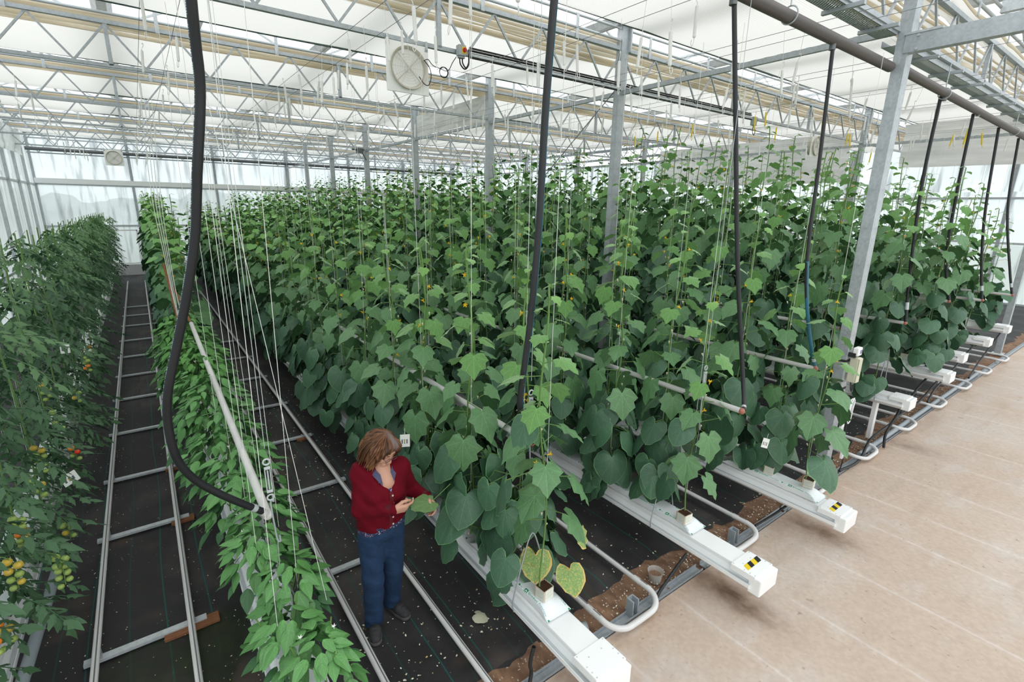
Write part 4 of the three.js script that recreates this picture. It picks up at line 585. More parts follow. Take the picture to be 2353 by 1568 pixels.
function truss(parent, x, y, z, cols, seed, len = .2) {
  const r = rng(seed), g = part('fruit_truss', tube([[-.12, .05, 0], [-.03, .03, 0], [0, -.03, 0], [.005, -len * .6, .005], [0, -len, 0]], .0032, 16, 4), M.stemGreen, parent); g.position.set(x, y, z); g.rotation.y = (r() - .5) * .8;
  [...cols].forEach((c, i) => { const m = part('tomato', tomGeo, TCOL[c], g); const k = i / cols.length; m.position.set((i % 2 ? .021 : -.021) + (r() - .5) * .008, -.02 - len * k, (r() - .5) * .03); m.scale.setScalar(1.1 - .35 * k); const q = part('calyx', calyx, M.stemGreen, m); });
}
{
  const rt = rng(21), lowVar = [0, 1, 2].map((q) => { const r = rng(900 + q), gs = []; for (let k = 0; k < 30; k++) { const a = r() * 6.28, y = .15 + 2.05 * k / 30 + r() * .1, R = .1 + .12 * r(); gs.push(tint(TGlow[k % 2].clone().applyMatrix4(leafMatrix(V(Math.sin(a) * R, y, Math.cos(a) * R), a, -.1 - .6 * r(), .26 + .12 * r(), (r() - .5) * .6)), y > 1.6 ? [.1, .21, .08] : [.05, .125, .055])); } return mg(gs); });
  const stemG = tube([[0, 0, 0], [.02, .8, .01], [-.01, 1.6, 0], [0, 2.25, 0]], .008, 14, 5);
  const trussAt = { 0: [[.34, .55, .05, 'rroygoygg', .26], [.2, .2, .2, 'oogggg', .2], [.05, .7, .2, 'yyggg', .2]], 1: [[.36, .5, 0, 'ggggggggg', .22], [.18, .62, .1, 'yyyggyg', .2], [.1, .3, .2, 'oyggg', .2]], 2: [[.35, .62, 0, 'ggggoooygggg', .26], [.15, .6, .15, 'roygggg', .2]], 3: [[.2, .7, .1, 'gyggg', .2], [.3, .3, .1, 'ggyg', .15]], 4: [[.37, .75, 0, 'yygggggg', .24], [.1, .5, .2, 'rggg', .16]], 5: [[.25, .9, .1, 'gggg', .2], [.3, .5, 0, 'orgg', .14]], 6: [[.36, 1.0, 0, 'ygggg', .18]], 7: [[.3, .8, .1, 'ggyg', .16]], 9: [[.34, .9, .1, 'gggoog', .18]], 11: [[.32, .8, 0, 'oggg', .16]] };
  let i = 0;
  for (let z = -3.35; z > -26; z -= .44 + .04 * rt(), i++) {
    const turn = 0, x = -1.16 + (i % 2 ? .1 : -.12), t = thing('tomato_plant', i === 0 ? 'nearest tomato plant with red and orange truss hanging to the aisle' : i === 1 ? 'second tomato plant, its long green truss over the grey pipe' : i === 2 ? 'third tomato plant with a big truss turning orange' : (i < 20 ? `${NTH[i]} tomato plant from the near end of the row along the left wall` : 'far tomato plant in the row along the left wall'), 'tomato plant', [x, .5, z], 0, i > 2 ? 'tomato plants along the left wall' : undefined);
    const r = rng(800 + i); part('stem', stemG, M.stemGreen, t);
    if (i < 16) for (let k = 0; k < 42; k++) { const a = k < 8 ? 1.57 + (r() - .5) * 2 : r() * 6.28, y = k < 8 ? .1 + .45 * r() : .12 + 2.1 * (k - 8) / 34 + r() * .1, R = .08 + .16 * r(); part('leaf', TG[k % 3], y > 1.6 && r() < .6 ? M.tomato_leaf_light : M.tomato_leaf, t).applyMatrix4(leafMatrix(V(Math.sin(a) * R, y, Math.cos(a) * R), a, -.05 - .65 * r(), .24 + .14 * r(), (r() - .5) * .7)); }
    else { const f = part('foliage', lowVar[i % 3], M.leafMixTomato, t); f.rotation.y = r() * 6; f.userData.kind = 'stuff'; }
    for (const [a, b, c, cols, len] of trussAt[i] ?? []) truss(t, a, b, c, cols, i * 31 + cols.length, len);
    if (i < 9) addString(x, 1.0, 4.45, z, 'pale green string carrying a tomato plant', 'strings of the tomato plants');
  }
}
// ---------------------------------------------------------------- the woman
const bone = (a, b, ra, rb = ra, k = [1, 1, 1]) => ({ a, b, ra, rb, k });
function sdBone(p, o) { const { a, b, k } = o, dx = b[0] - a[0], dy = b[1] - a[1], dz = b[2] - a[2], L = dx * dx + dy * dy + dz * dz; let t = L ? ((p[0] - a[0]) * dx + (p[1] - a[1]) * dy + (p[2] - a[2]) * dz) / L : 0; t = t < 0 ? 0 : t > 1 ? 1 : t; const x = (p[0] - a[0] - dx * t) * k[0], y = (p[1] - a[1] - dy * t) * k[1], z = (p[2] - a[2] - dz * t) * k[2]; return Math.sqrt(x * x + y * y + z * z) - (o.ra + (o.rb - o.ra) * t); }
const smin = (a, b, k) => { const h = Math.max(k - Math.abs(a - b), 0) / k; return Math.min(a, b) - h * h * k * .25; };
const smax = (a, b, k) => -smin(-a, -b, k);
const union = (bones, k) => (p) => { let d = 1; for (const b of bones) d = smin(d, sdBone(p, b), k); return d; };
function fieldMesh(f, lo, hi, N) {
  const mc = new MarchingCubes(N, new THREE.MeshStandardMaterial(), false, false, 160000), s = [0, 1, 2].map((i) => (hi[i] - lo[i]) / 2), c = [0, 1, 2].map((i) => (hi[i] + lo[i]) / 2), h = N / 2; let q = 0;
  for (let k = 0; k < N; k++) for (let j = 0; j < N; j++) for (let i = 0; i < N; i++) mc.field[q++] = -f([c[0] + s[0] * (i - h) / h, c[1] + s[1] * (j - h) / h, c[2] + s[2] * (k - h) / h]) + 1e-7;
  mc.isolation = 0; mc.update(); const n = mc.count, P = mc.positionArray, pos = new Float32Array(n * 3), nor = new Float32Array(n * 3), uv = new Float32Array(n * 2), e = .003;
  for (let i = 0; i < n; i++) { const p = [c[0] + s[0] * P[i * 3], c[1] + s[1] * P[i * 3 + 1], c[2] + s[2] * P[i * 3 + 2]]; pos.set(p, i * 3); const g = V(f([p[0] + e, p[1], p[2]]) - f([p[0] - e, p[1], p[2]]), f([p[0], p[1] + e, p[2]]) - f([p[0], p[1] - e, p[2]]), f([p[0], p[1], p[2] + e]) - f([p[0], p[1], p[2] - e])).normalize(); nor.set([g.x, g.y, g.z], i * 3); uv.set([p[0] + p[2] * .6, p[1]], i * 2); }
  const g = new THREE.BufferGeometry(); g.setAttribute('position', new THREE.BufferAttribute(pos, 3)); g.setAttribute('normal', new THREE.BufferAttribute(nor, 3)); g.setAttribute('uv', new THREE.BufferAttribute(uv, 2)); indexed(g);
  // wind every triangle to its normal
  const ix = g.index.array, A = V(0, 0, 0), B = V(0, 0, 0), C = V(0, 0, 0); for (let i = 0; i < ix.length; i += 3) { A.fromArray(pos, ix[i] * 3); B.fromArray(pos, ix[i + 1] * 3).sub(A); C.fromArray(pos, ix[i + 2] * 3).sub(A); B.cross(C); if (B.x * nor[ix[i] * 3] + B.y * nor[ix[i] * 3 + 1] + B.z * nor[ix[i] * 3 + 2] < 0) { const t = ix[i + 1]; ix[i + 1] = ix[i + 2]; ix[i + 2] = t; } }
  return g;
}
std('skin', lin(.56, .3, .21), .5, { sheen: .2 }); std('skinHand', lin(.6, .33, .24), .5);
const knit = dataTex(64, 64, (x, y) => { const v = 150 + 70 * Math.abs(Math.sin(x * Math.PI * 8)) * (.6 + .4 * Math.sin(y * Math.PI * 16 + x * 40)); return [v, v, v]; }, false, [40, 40]);
std('cardigan', lin(.125, .0012, .009), .85, { specularIntensity: .35, bumpMap: knit, bumpScale: .0012, sheen: .05, sheenColor: lin(.4, .04, .06), sheenRoughness: .6 });
std('cardiganRib', lin(.105, .001, .008), .85, { bumpMap: knit, bumpScale: .002 });
const denim = dataTex(256, 256, (x, y) => { const w = .5 + .5 * Math.sin((x + y) * 512), n = fbm(x * 8, y * 5, 4, 0), c = mixc([20, 58, 104], [46, 92, 140], n * .8 + .2 * w); return c; }, true, [3, 2]);
std('denim', lin(.46, .47, .46), .85, { map: denim, bumpMap: rtex(fineBump, 8, 8), bumpScale: .001 });
std('shirt', lin(.9, .9, .95), .8, { map: canvasTex(128, 128, (c, w, h) => { c.fillStyle = '#2b3350'; c.fillRect(0, 0, w, h); const r = rng(2); for (let i = 0; i < 90; i++) { c.fillStyle = ['#c9cbd8', '#6a5f92', '#8e98b8', '#b08fae'][i % 4]; c.beginPath(); c.arc(r() * w, r() * h, 1.5 + r() * 3.5, 0, 7); c.fill(); } }, [9, 9]) });
std('hair', lin(1, 1, 1), .55, { vertexColors: true }); std('shoe', lin(.035, .034, .036), .75, { bumpMap: rtex(fineBump, 10, 10), bumpScale: .0015 }); std('sole', lin(.09, .085, .08), .8); std('glassFrame', lin(.12, .05, .06), .3); std('lip', lin(.42, .13, .12), .45); std('lens', lin(.97, .97, .97), .03, { transmission: 1, thickness: 0, ior: 1.3 });
{
  const B = [1.12, 0, -3.07], L = (x, y, z) => [x - B[0], y - B[1], z - B[2]];
  const t = thing('person', 'woman in red cardigan and jeans examining a cucumber leaf in the aisle', 'person', B);
  const shR = L(1.0, 1.37, -3.08), shL = L(1.268, 1.345, -3.04), elR = L(.972, 1.11, -3.05), elL = L(1.375, 1.1, -3.11), wrR = L(1.14, 1.135, -2.865), wrL = L(1.43, 1.09, -2.93), hipR = L(1.045, .86, -3.09), hipL = L(1.195, .86, -3.08), knR = L(1.03, .49, -3.06), knL = L(1.205, .49, -3.11), anR = L(1.03, .1, -3.12), anL = L(1.222, .1, -3.225);
  const neckB = L(1.128, 1.36, -3.075), neckT = L(1.136, 1.455, -3.05), HC = L(1.138, 1.525, -3.035);
  const q = new THREE.Quaternion().setFromEuler(new THREE.Euler(.5, .36, -.1, 'YXZ')), HM = new THREE.Matrix4().compose(V(...HC), q, V(1, 1, 1));
  // head in its own axes: face towards +z
  const skull = [bone([0, .015, -.012], [0, .02, -.02], .078, .078, [1.02, .84, .86]), bone([0, -.05, .03], [0, -.075, .045], .05, .042, [1, 1, .95]), bone([-.024, -.095, .052], [.024, -.095, .052], .021), bone([-.036, -.03, .056], [.036, -.03, .056], .03, .03), bone([-.032, .026, .07], [.032, .026, .07], .02), bone([0, .012, .084], [0, -.03, .104], .009, .0125), bone([-.011, -.033, .092], [.011, -.033, .092], .009), bone([-.018, -.064, .082], [.018, -.064, .082], .009), bone([-.017, -.074, .081], [.017, -.074, .081], .008), bone([-.076, .0, -.005], [-.078, -.03, -.002], .012, .009, [1.6, 1, 1]), bone([.076, 0, -.005], [.078, -.03, -.002], .012, .009, [1.6, 1, 1]), bone([0, -.06, -.035], [.0, -.15, -.07], .046, .05)];
  const headF = union(skull, .022), head = (p) => { let d = headF(p); for (const s of [-1, 1]) d = smax(d, -(Math.hypot(p[0] - s * .031, (p[1] - .004) * 1.3, p[2] - .098) - .013), .012); return smax(d, -(Math.hypot(p[0] * .35, (p[1] + .0692) * 3.2, p[2] - .093) - .0052), .004); };
  const headG = fieldMesh(head, [-.12, -.17, -.14], [.12, .12, .14], 76).applyMatrix4(HM);
  const bodyBones = [bone(L(1.12, .88, -3.085), L(1.12, .95, -3.08), .115, .11, [.85, 1, 1.1]), bone(L(1.12, 1.0, -3.075), L(1.125, 1.22, -3.065), .105, .115, [.85, 1, 1.15]), bone(shR, shL, .05), bone(L(1.128, 1.375, -3.04), L(1.14, 1.29, -2.985), .062, .06), bone(neckB, neckT, .05, .047), bone(shR, elR, .042, .035), bone(elR, wrR, .034, .025), bone(shL, elL, .042, .035), bone(elL, wrL, .034, .025), bone(hipR, knR, .075, .05), bone(knR, anR, .045, .035), bone(hipL, knL, .075, .05), bone(knL, anL, .045, .035)];
  const bodyG = fieldMesh(union(bodyBones, .04), [-.32, .02, -.28], [.42, 1.52, .3], 84);
  function hand(W, u, n, right, curls, thumb) {
    const U = V(...u).normalize(), Nn = V(...n).addScaledVector(U, -V(...n).dot(U)).normalize(), S = right ? Nn.clone().cross(U) : U.clone().cross(Nn), M4 = new THREE.Matrix4().makeBasis(U, S, Nn).setPosition(V(...W));
    const bs = [bone([-.02, 0, 0], [.012, 0, 0], .021, .023, [1, .9, 1.25]), bone([.02, .018, 0], [.078, .026, .002], .0155, .0125), bone([.02, .004, 0], [.082, .009, .003], .0155, .0125), bone([.02, -.01, 0], [.078, -.009, .002], .0155, .012), bone([.02, -.02, 0], [.07, -.026, 0], .014, .011)];
    const base = [[.084, .027], [.088, .009], [.084, -.0095], [.075, -.0265]], len = [[.04, .024, .02], [.044, .028, .021], [.04, .026, .02], [.031, .02, .018]], fs = [];
    base.forEach(([x, s], i) => { let p = [x, s, .002], a = 0; const spread = (s) * .9; len[i].forEach((l, k) => { a += curls[i][k]; const d = [Math.cos(a), spread * .25, -Math.sin(a)], e = [p[0] + d[0] * l, p[1] + d[1] * l, p[2] + d[2] * l]; fs.push(bone(p, e, .0088 - .0009 * k - (i === 3 ? .0012 : 0), .0083 - .0009 * k - (i === 3 ? .0012 : 0))); p = e; }); });
    let p = [.018, .026, -.006]; const ts = []; thumb.forEach((e, k) => { ts.push(bone(p, e, [.0135, .0105, .0095][k], [.0105, .0095, .0075][k])); p = e; });
    const palm = union(bs, .016), th = union(ts, .008), f = (p2) => { let d = palm(p2), df = 1; for (const b of fs) df = Math.min(df, sdBone(p2, b)); d = smin(d, df, .006); return smin(d, th(p2), .008); };
    const g = fieldMesh(f, [-.05, -.06, -.1], [.2, .08, .05], 72).applyMatrix4(M4); if (!right) g.index.array.reverse(); const nails = [];
    fs.filter((_, i) => i % 3 === 2).forEach((b) => { const e = V(...b.b).lerp(V(...b.a), .2), dir = V(b.b[0] - b.a[0], b.b[1] - b.a[1], b.b[2] - b.a[2]).normalize(), up = V(-dir.z, 0, dir.x).multiplyScalar(-1); const nn = up.z < 0 && Math.abs(up.z) > .5 ? up.negate() : up; nails.push(new THREE.SphereGeometry(.0052, 8, 6).scale(1.15, .9, .25).applyQuaternion(new THREE.Quaternion().setFromUnitVectors(V(0, 0, 1), nn)).translate(e.x + nn.x * .006, e.y, e.z + nn.z * .006).applyMatrix4(M4)); });
    return { g, nails, M4 };
  }
  const hR = hand(wrR, [1, -.12, .12], [.1, -.35, .95], true, [[.35, .55, .35], [.75, 1.0, .6], [.95, 1.15, .7], [1.05, 1.2, .7]], [[.05, .05, -.012], [.085, .052, -.02], [.112, .042, -.026]]);
  const hL = hand(wrL, [.18, -.45, .87], [.9, .3, .1], false, [[.5, .6, .35], [.7, .85, .45], [.85, .95, .5], [.95, 1.0, .5]], [[.045, .05, -.014], [.075, .05, -.028], [.098, .04, -.038]]);
  part('body', [bodyG, headG, hR.g, hL.g], M.skin, t);
  part('fingernails', [...hR.nails, ...hL.nails], std('nail', lin(.68, .42, .35), .3), t).userData.kind = 'stuff';
  for (const s of [-1, 1]) { part('eye', new THREE.SphereGeometry(.0095, 12, 8).translate(s * .031, .001, .079).applyMatrix4(HM), std('eyelid' + s, lin(.45, .23, .17), .5), t); part('eyebrow', tube([[s * .016, .022, .094], [s * .032, .027, .091], [s * .047, .021, .08]], .0026, 10, 5).applyMatrix4(HM), std('brow' + s, lin(.12, .06, .03), .8), t); }
  part('lips', [tube([[-.019, -.068, .0845], [-.006, -.0655, .0915], [0, -.0665, .092], [.006, -.0655, .0915], [.019, -.068, .0845]], .0034, 14, 6), tube([[-.017, -.0695, .0845], [0, -.0725, .0905], [.017, -.0695, .0845]], .004, 12, 6)].map((g) => g.applyMatrix4(HM)), M.lip, t);
  // hair: a wavy bob with a greying parting
  const hairB = union([bone([0, .03, -.02], [0, .015, -.035], .1, .1, [1, .95, .93]), bone([-.082, .03, .01], [-.088, -.085, .03], .038, .036), bone([.082, .03, .01], [.088, -.085, .03], .038, .036), bone([-.05, -.04, -.085], [-.05, -.105, -.065], .05, .044), bone([.05, -.04, -.085], [.05, -.105, -.065], .05, .044), bone([-.045, .076, .06], [.045, .074, .06], .034), bone([-.058, .05, .07], [-.07, .0, .062], .024, .02), bone([.058, .05, .07], [.07, .0, .062], .024, .02)], .03);
  const hairF = (p) => { const a = Math.atan2(p[0], p[2] + .02), rr = Math.hypot(p[0], p[2] + .02), wv = sstep(rr, .015, .07) * (.0042 * Math.sin(a * 17 + 3 * Math.sin(p[1] * 34)) + .0028 * Math.sin(a * 41 + p[1] * 60) + .005 * (fbm(a * 4 + 9, p[1] * 30 + 20, 2) - .5)); const d = hairB(p) + wv; return smax(d, -(Math.hypot(p[0] * .98, (p[1] + .038) * .72, (p[2] - .13) * .9) - .076), .012); };
  const hg = fieldMesh(hairF, [-.15, -.17, -.17], [.15, .16, .14], 92);
  { const P = hg.attributes.position, c = new Float32Array(P.count * 3); for (let i = 0; i < P.count; i++) { const x = P.getX(i), y = P.getY(i), z = P.getZ(i), a = Math.atan2(x, z + .02), st = fbm(a * 22 + 50, y * 7 + 20, 3), grey = Math.exp(-(((x - .012) / .022) ** 2)) * sstep(y, .06, .11) * sstep(z, -.06, .02); let q3 = mixc([.035, .012, .005], [.2, .08, .03], sstep(st, .3, .72)); q3 = mixc(q3, [.24, .11, .045], y < -.03 ? .4 * st : 0); q3 = mixc(q3, [.22, .19, .19], grey * .7); c.set(q3, i * 3); } hg.setAttribute('color', new THREE.BufferAttribute(c, 3)); }
  const hairMesh = part('hair', hg.applyMatrix4(HM), M.hair, t);
  { const r = rng(31), locks = []; for (let i = 0; i < 90; i++) { const a = -2.9 + 5.8 * i / 90, R = .112 + .01 * r(), y1 = -.1 - .03 * r(); if (Math.abs(a) < .75) continue; const jx = (r() - .5) * .02, w = (y) => .008 * Math.sin(y * 50 + i) + jx; locks.push(tube([[Math.sin(a) * .075, .085, Math.cos(a) * .075 - .02], [Math.sin(a) * R * .98, .04, Math.cos(a) * R * .98 - .02], [Math.sin(a) * R * 1.06 + w(.03), -.03, Math.cos(a) * R - .02], [Math.sin(a) * R * 1.04 + w(.08), y1, Math.cos(a) * R * .95 - .015]], .0026 + .0016 * r(), 14, 4)); } const lg = mg(locks), c = new Float32Array(lg.attributes.position.count * 3); for (let i = 0; i < c.length / 3; i++) c.set(mixc([.045, .016, .007], [.2, .085, .032], hash(Math.floor(i / 75), 3)), i * 3); lg.setAttribute('color', new THREE.BufferAttribute(c, 3)); const m = part('locks', lg.applyMatrix4(HM), M.hair, hairMesh); m.userData.kind = 'stuff'; }
  const gl = part('glasses', [new THREE.TorusGeometry(.021, .0019, 6, 24).scale(1.1, .78, 1).translate(-.031, .0, .108), new THREE.TorusGeometry(.021, .0019, 6, 24).scale(1.1, .78, 1).translate(.031, .0, .108), tube([[-.009, .002, .109], [0, .006, .112], [.009, .002, .109]], .0018, 8, 5), rod([-.054, .003, .106], [-.08, .004, .0], .0018, 5), rod([.054, .003, .106], [.08, .004, .0], .0018, 5)].map((g) => g.applyMatrix4(HM)), M.glassFrame, t);
  for (const s of [-1, 1]) part('lens', new THREE.CircleGeometry(.0205, 20).scale(1.1, .78, 1).translate(s * .031, 0, .108).applyMatrix4(HM), M.lens, gl);
  // cardigan over a patterned shirt
  const fold = (p) => .0035 * Math.sin(p[1] * 38 + p[0] * 21 + 3 * fbm(p[0] * 9, p[1] * 7, 2)) * sstep(p[1], 1.36, 1.1) * 0 + .007 * (fbm(p[0] * 11 + 5, p[1] * 13 + 40, 3) - .5);
  const torso = [bone(L(1.122, .97, -3.075), L(1.122, 1.04, -3.07), .15, .145, [.82, 1, 1.12]), bone(L(1.124, 1.08, -3.065), L(1.13, 1.2, -3.055), .142, .145, [.84, 1, 1.1]), bone(L(1.07, 1.215, -3.0), L(1.18, 1.205, -2.99), .085, .085), bone(L(1.06, 1.3, -3.085), L(1.21, 1.285, -3.06), .105, .1, [1, 1, 1.1]), bone(shR, shL, .068, .066)];
  const sleeves = [bone(shR, elR, .068, .06), bone(elR, V(...wrR).lerp(V(...elR), .06).toArray(), .06, .04), bone(shL, elL, .066, .058), bone(elL, V(...wrL).lerp(V(...elL), .08).toArray(), .058, .039)];
  const tf = union(torso, .05), sf = union(sleeves, .03);
  const vA = L(1.13, 1.44, -2.97), vB = L(1.146, 1.245, -2.905), vcut = bone(vA, vB, .072, .012), hemY = .935, ncut = bone(L(1.13, 1.36, -3.06), L(1.136, 1.5, -3.03), .052, .07);
  const card = (p) => { let d = smin(tf(p), sf(p), .03) + fold(p); const sl = p[0] < -.02 || p[0] > .13 ? .003 * Math.sin(p[0] * 60 + p[1] * 45) : 0; d += sl; d = smax(d, -sdBone(p, vcut), .01); d = smax(d, -sdBone(p, ncut), .01); return smax(d, hemY + .012 * Math.sin(p[0] * 9) - p[1], .02); };
  part('cardigan', fieldMesh(card, [-.27, .88, -.3], [.4, 1.5, .3], 112), M.cardigan, t);
  const shirtF = union([bone(L(1.125, 1.05, -3.065), L(1.128, 1.22, -3.05), .125, .13, [.86, 1, 1.1]), bone(L(1.075, 1.215, -3.0), L(1.178, 1.205, -2.99), .074), bone(L(1.07, 1.3, -3.075), L(1.2, 1.29, -3.06), .09, .088)], .05);
  part('shirt', fieldMesh((p) => smax(shirtF(p), -sdBone(p, bone(L(1.132, 1.47, -2.99), L(1.143, 1.275, -2.905), .085, .012)), .008), [-.2, .98, -.2], [.2, 1.44, .28], 64), M.shirt, t);
  part('shirt_tail', fieldMesh((p) => smax(Math.abs(union([bone(L(1.122, .93, -3.075), L(1.122, 1.0, -3.07), .142, .145, [.84, 1, 1.12])], .05)(p)) - .004, smax(p[1] - .97, .913 + .02 * Math.sin(p[0] * 14 + 1) - p[1], .004), .004), [-.22, .86, -.2], [.22, 1.0, .22], 56), M.shirt, t);
  for (const s of [-1, 1]) part('collar', grid(8, 5, (u, v) => { const a = s * (.42 + u * 1.2), R = .068 + .022 * v; const yy = 1.41 - .055 * (1 - u) * (1 - u) - .028 * v - (1 - u) * .03 * v; const P = L(1.134 + Math.sin(a) * R, yy, -3.035 + Math.cos(a) * R * 1.05 + .012 * v); return P; }), M.shirt, t);
  for (let i = 0; i < 5; i++) { const y = 1.225 - i * .062, x = 1.148 + .002 * i; let z = .25; while (z > 0 && tf([x - B[0], y, z]) > .003) z -= .002; part('button', new THREE.CylinderGeometry(.0065, .0065, .004, 14).rotateX(Math.PI / 2 - .15).translate(x - B[0], y, z + .002), std('button' + i, lin(.62, .5, .45), .35), t); }
  { const pts = []; for (let y = 1.25; y > .95; y -= .02) { let z = .25; const x = 1.141; while (z > 0 && tf([x - B[0], y, z]) > .002) z -= .002; pts.push([x - B[0], y, z]); } part('button_band', pts.slice(1).map((p, i) => bar(pts[i], p, .026, .004)), M.cardiganRib, t); }
  for (const [w, e] of [[wrR, elR], [wrL, elL]]) { const a = V(...w).lerp(V(...e), .06), b = V(...w).lerp(V(...e), .2); part('cuff', new THREE.CylinderGeometry(.041, .045, a.distanceTo(b), 22, 3, true).applyQuaternion(new THREE.Quaternion().setFromUnitVectors(V(0, 1, 0), a.clone().sub(b).normalize())).translate((a.x + b.x) / 2, (a.y + b.y) / 2, (a.z + b.z) / 2), M.cardiganRib, t); }
  // jeans
  const jf = union([bone(L(1.12, .9, -3.085), L(1.12, .95, -3.08), .135, .13, [.83, 1, 1.12]), bone(hipR, knR, .098, .075), bone(knR, [anR[0], .06, anR[2] + .005], .073, .07), bone(hipL, knL, .098, .075), bone(knL, [anL[0], .07, anL[2] + .005], .073, .068)], .035);
  part('jeans', fieldMesh((p) => smax(jf(p) + .016 * (fbm(p[0] * 11 + 30, p[1] * 15 + p[0] * 6, 3) - .5) + .004 * Math.sin(p[1] * 60 + p[0] * 25) * (1 - sstep(p[1], .1, .35)), .055 - p[1], .01), [-.24, .02, -.3], [.26, 1.02, .2], 104), M.denim, t);
  // shoes
  for (const [an, tx, tz] of [[anR, .983, -2.955], [anL, 1.278, -3.045]]) {
    const toe = L(tx, .034, tz), heel = [an[0] - (toe[0] - an[0]) * .3, .04, an[2] - (toe[2] - an[2]) * .3], mid = [(toe[0] + an[0]) / 2, .05, (toe[2] + an[2]) / 2];
    const f = union([bone(heel, mid, .038, .042), bone(mid, [toe[0] * .82 + an[0] * .18, .032, toe[2] * .82 + an[2] * .18], .043, .042, [1, 1.15, 1]), bone([an[0], .05, an[2]], [an[0], .1, an[2]], .042, .043)], .03), lo = [Math.min(heel[0], toe[0]) - .08, 0, Math.min(heel[2], toe[2]) - .08], hi = [Math.max(heel[0], toe[0]) + .08, .17, Math.max(heel[2], toe[2]) + .08];
    const sh = part('shoe', fieldMesh((p) => smax(f(p), .014 - p[1], .006), lo, hi, 56), M.shoe, t);
    part('sole', fieldMesh((p) => smax(smax(union([bone(heel, mid, .042, .043), bone(mid, [toe[0] * .82 + an[0] * .18, .03, toe[2] * .82 + an[2] * .18], .046, .046)], .03)([p[0], .035, p[2]]), p[1] - .026, .004), .001 - p[1], .003), lo, hi, 56), M.sole, sh);
    const d = V(toe[0] - an[0], 0, toe[2] - an[2]).normalize(), sx = V(d.z, 0, -d.x), laces = []; for (let i = 0; i < 4; i++) { const k = .32 + i * .13, c = V(an[0], 0, an[2]).lerp(V(toe[0], 0, toe[2]), k); let y = .15; while (y > .02 && f([c.x, y, c.z]) > 0) y -= .002; laces.push(tube([[c.x - sx.x * .026, y - .012, c.z - sx.z * .026], [c.x, y + .004, c.z], [c.x + sx.x * .026, y - .012, c.z + sx.z * .026]], .003, 10, 5)); } part('laces', laces, M.blackMatt, sh);
  }
}
// the leaf in her hands, pale underside up
{ const g = leafGeo(HALF_OLD, { curl: .5, droop: .1, ripple: .04, fold: .25 }, 9).scale(.15, .15, .18), m = leafMatrix(V(1.425, 1.1, -2.86), -1.42, .12, 1, -.35); const o = single('cucumber_leaf', g.applyMatrix4(m), M.leafUnder, 'pale green leaf underside held between the hands of the woman', 'leaf'); part('petiole', rod([1.425, 1.085, -2.875], [1.6, 1.16, -2.9], .003, 5), M.stemGreen, o); }
// ---------------------------------------------------------------- fans, switch, cable trays, films
const guardMat = std('guardBeige', lin(.62, .58, .5), .45);
function fan(x, y, z, label, s = 1, turn = 0) {
  const t = thing('circulation_fan', label, 'fan', [x, y, z], turn), w = .52 * s;
  const plate = new THREE.Shape(); plate.moveTo(-w / 2, -w / 2); plate.lineTo(w / 2, -w / 2); plate.lineTo(w / 2, w / 2); plate.lineTo(-w / 2, w / 2); plate.closePath(); const hole = new THREE.Path(); hole.absarc(0, 0, w * .38, 0, 6.283, true); plate.holes.push(hole);
  part('mounting_plate', new THREE.ExtrudeGeometry(plate, { depth: .012, bevelEnabled: true, bevelSize: .003, bevelThickness: .003, curveSegments: 32 }), M.plasticWhite, t);
  part('ring', new THREE.LatheGeometry([[w * .4, -.11], [w * .385, -.02], [w * .4, .03], [w * .44, .05], [w * .43, .06], [w * .38, .03], [w * .375, -.11]].map((p) => new THREE.Vector2(...p)), 40).rotateX(Math.PI / 2), guardMat, t);
  const wires = []; for (let i = 1; i < 7; i++) wires.push(new THREE.TorusGeometry(w * .38 * i / 7, .0011 * s, 4, 32).translate(0, 0, .045)); for (let i = 0; i < 12; i++) wires.push(rod([0, 0, .047], [w * .4 * Math.sin(i * .5236), w * .4 * Math.cos(i * .5236), .045], .0012 * s, 4)); part('guard', wires, guardMat, t).userData.kind = 'stuff';
  for (let i = 0; i < 3; i++) { const b = grid(6, 4, (u, v) => { const r0 = w * (.07 + .28 * u), a = (v - .5) * (.9 - .3 * u); return [r0 * Math.cos(a), r0 * Math.sin(a), (v - .5) * .09 * s * (1.2 - u * .6) - .04]; }); const m = part('blade', b, M.plasticWhite, t); m.rotation.z = i * 2.094 + 1.2; }
  part('motor', rod([0, 0, -.12], [0, 0, .03], w * .09, 18, w * .08), M.plasticWhite, t);
  part('strut', [rod([-w * .3, -w * .3, .05], [w * .3, w * .3, .05], .005, 5), rod([-w * .3, w * .3, .05], [w * .3, -w * .3, .05], .005, 5)], guardMat, t);
  for (const q of [-.46, .46]) part('mounting_clip', [bx(.024, .09, .02, q * w, w * .52, .02), bx(.04, .04, .006, q * w, w * .44, .017)], M.galvanisedPale, t);
  return t;
}
fan(2.77, 4.7, -5.86, 'white square circulation fan hung on the truss beside the red switch');
fan(13.1, 4.68, -5.8, 'distant white fan above the plants on the right, near the curtain', .95);
fan(-.38, 4.72, -24.2, 'small square fan far away above the tomato aisle', 1.05);
single('coiled_cable', [new THREE.TorusGeometry(.055, .0045, 6, 30).translate(3.21, 4.72, -5.8), new THREE.TorusGeometry(.057, .0045, 6, 30).rotateZ(.4).rotateX(.12).translate(3.212, 4.715, -5.792)], M.black, 'coil of thin black cable beside the nearest fan', 'cable');
single('fan_cable', tube([[2.95, 4.8, -5.8], [3.0, 4.82, -5.79], [3.06, 4.77, -5.79], [3.15, 4.75, -5.79], [3.26, 4.74, -5.79], [3.34, 4.85, -5.8], [3.4, 4.92, -5.82]], .0045, 50, 6), M.black, 'thin black cable from the nearest fan to the red switch', 'cable');
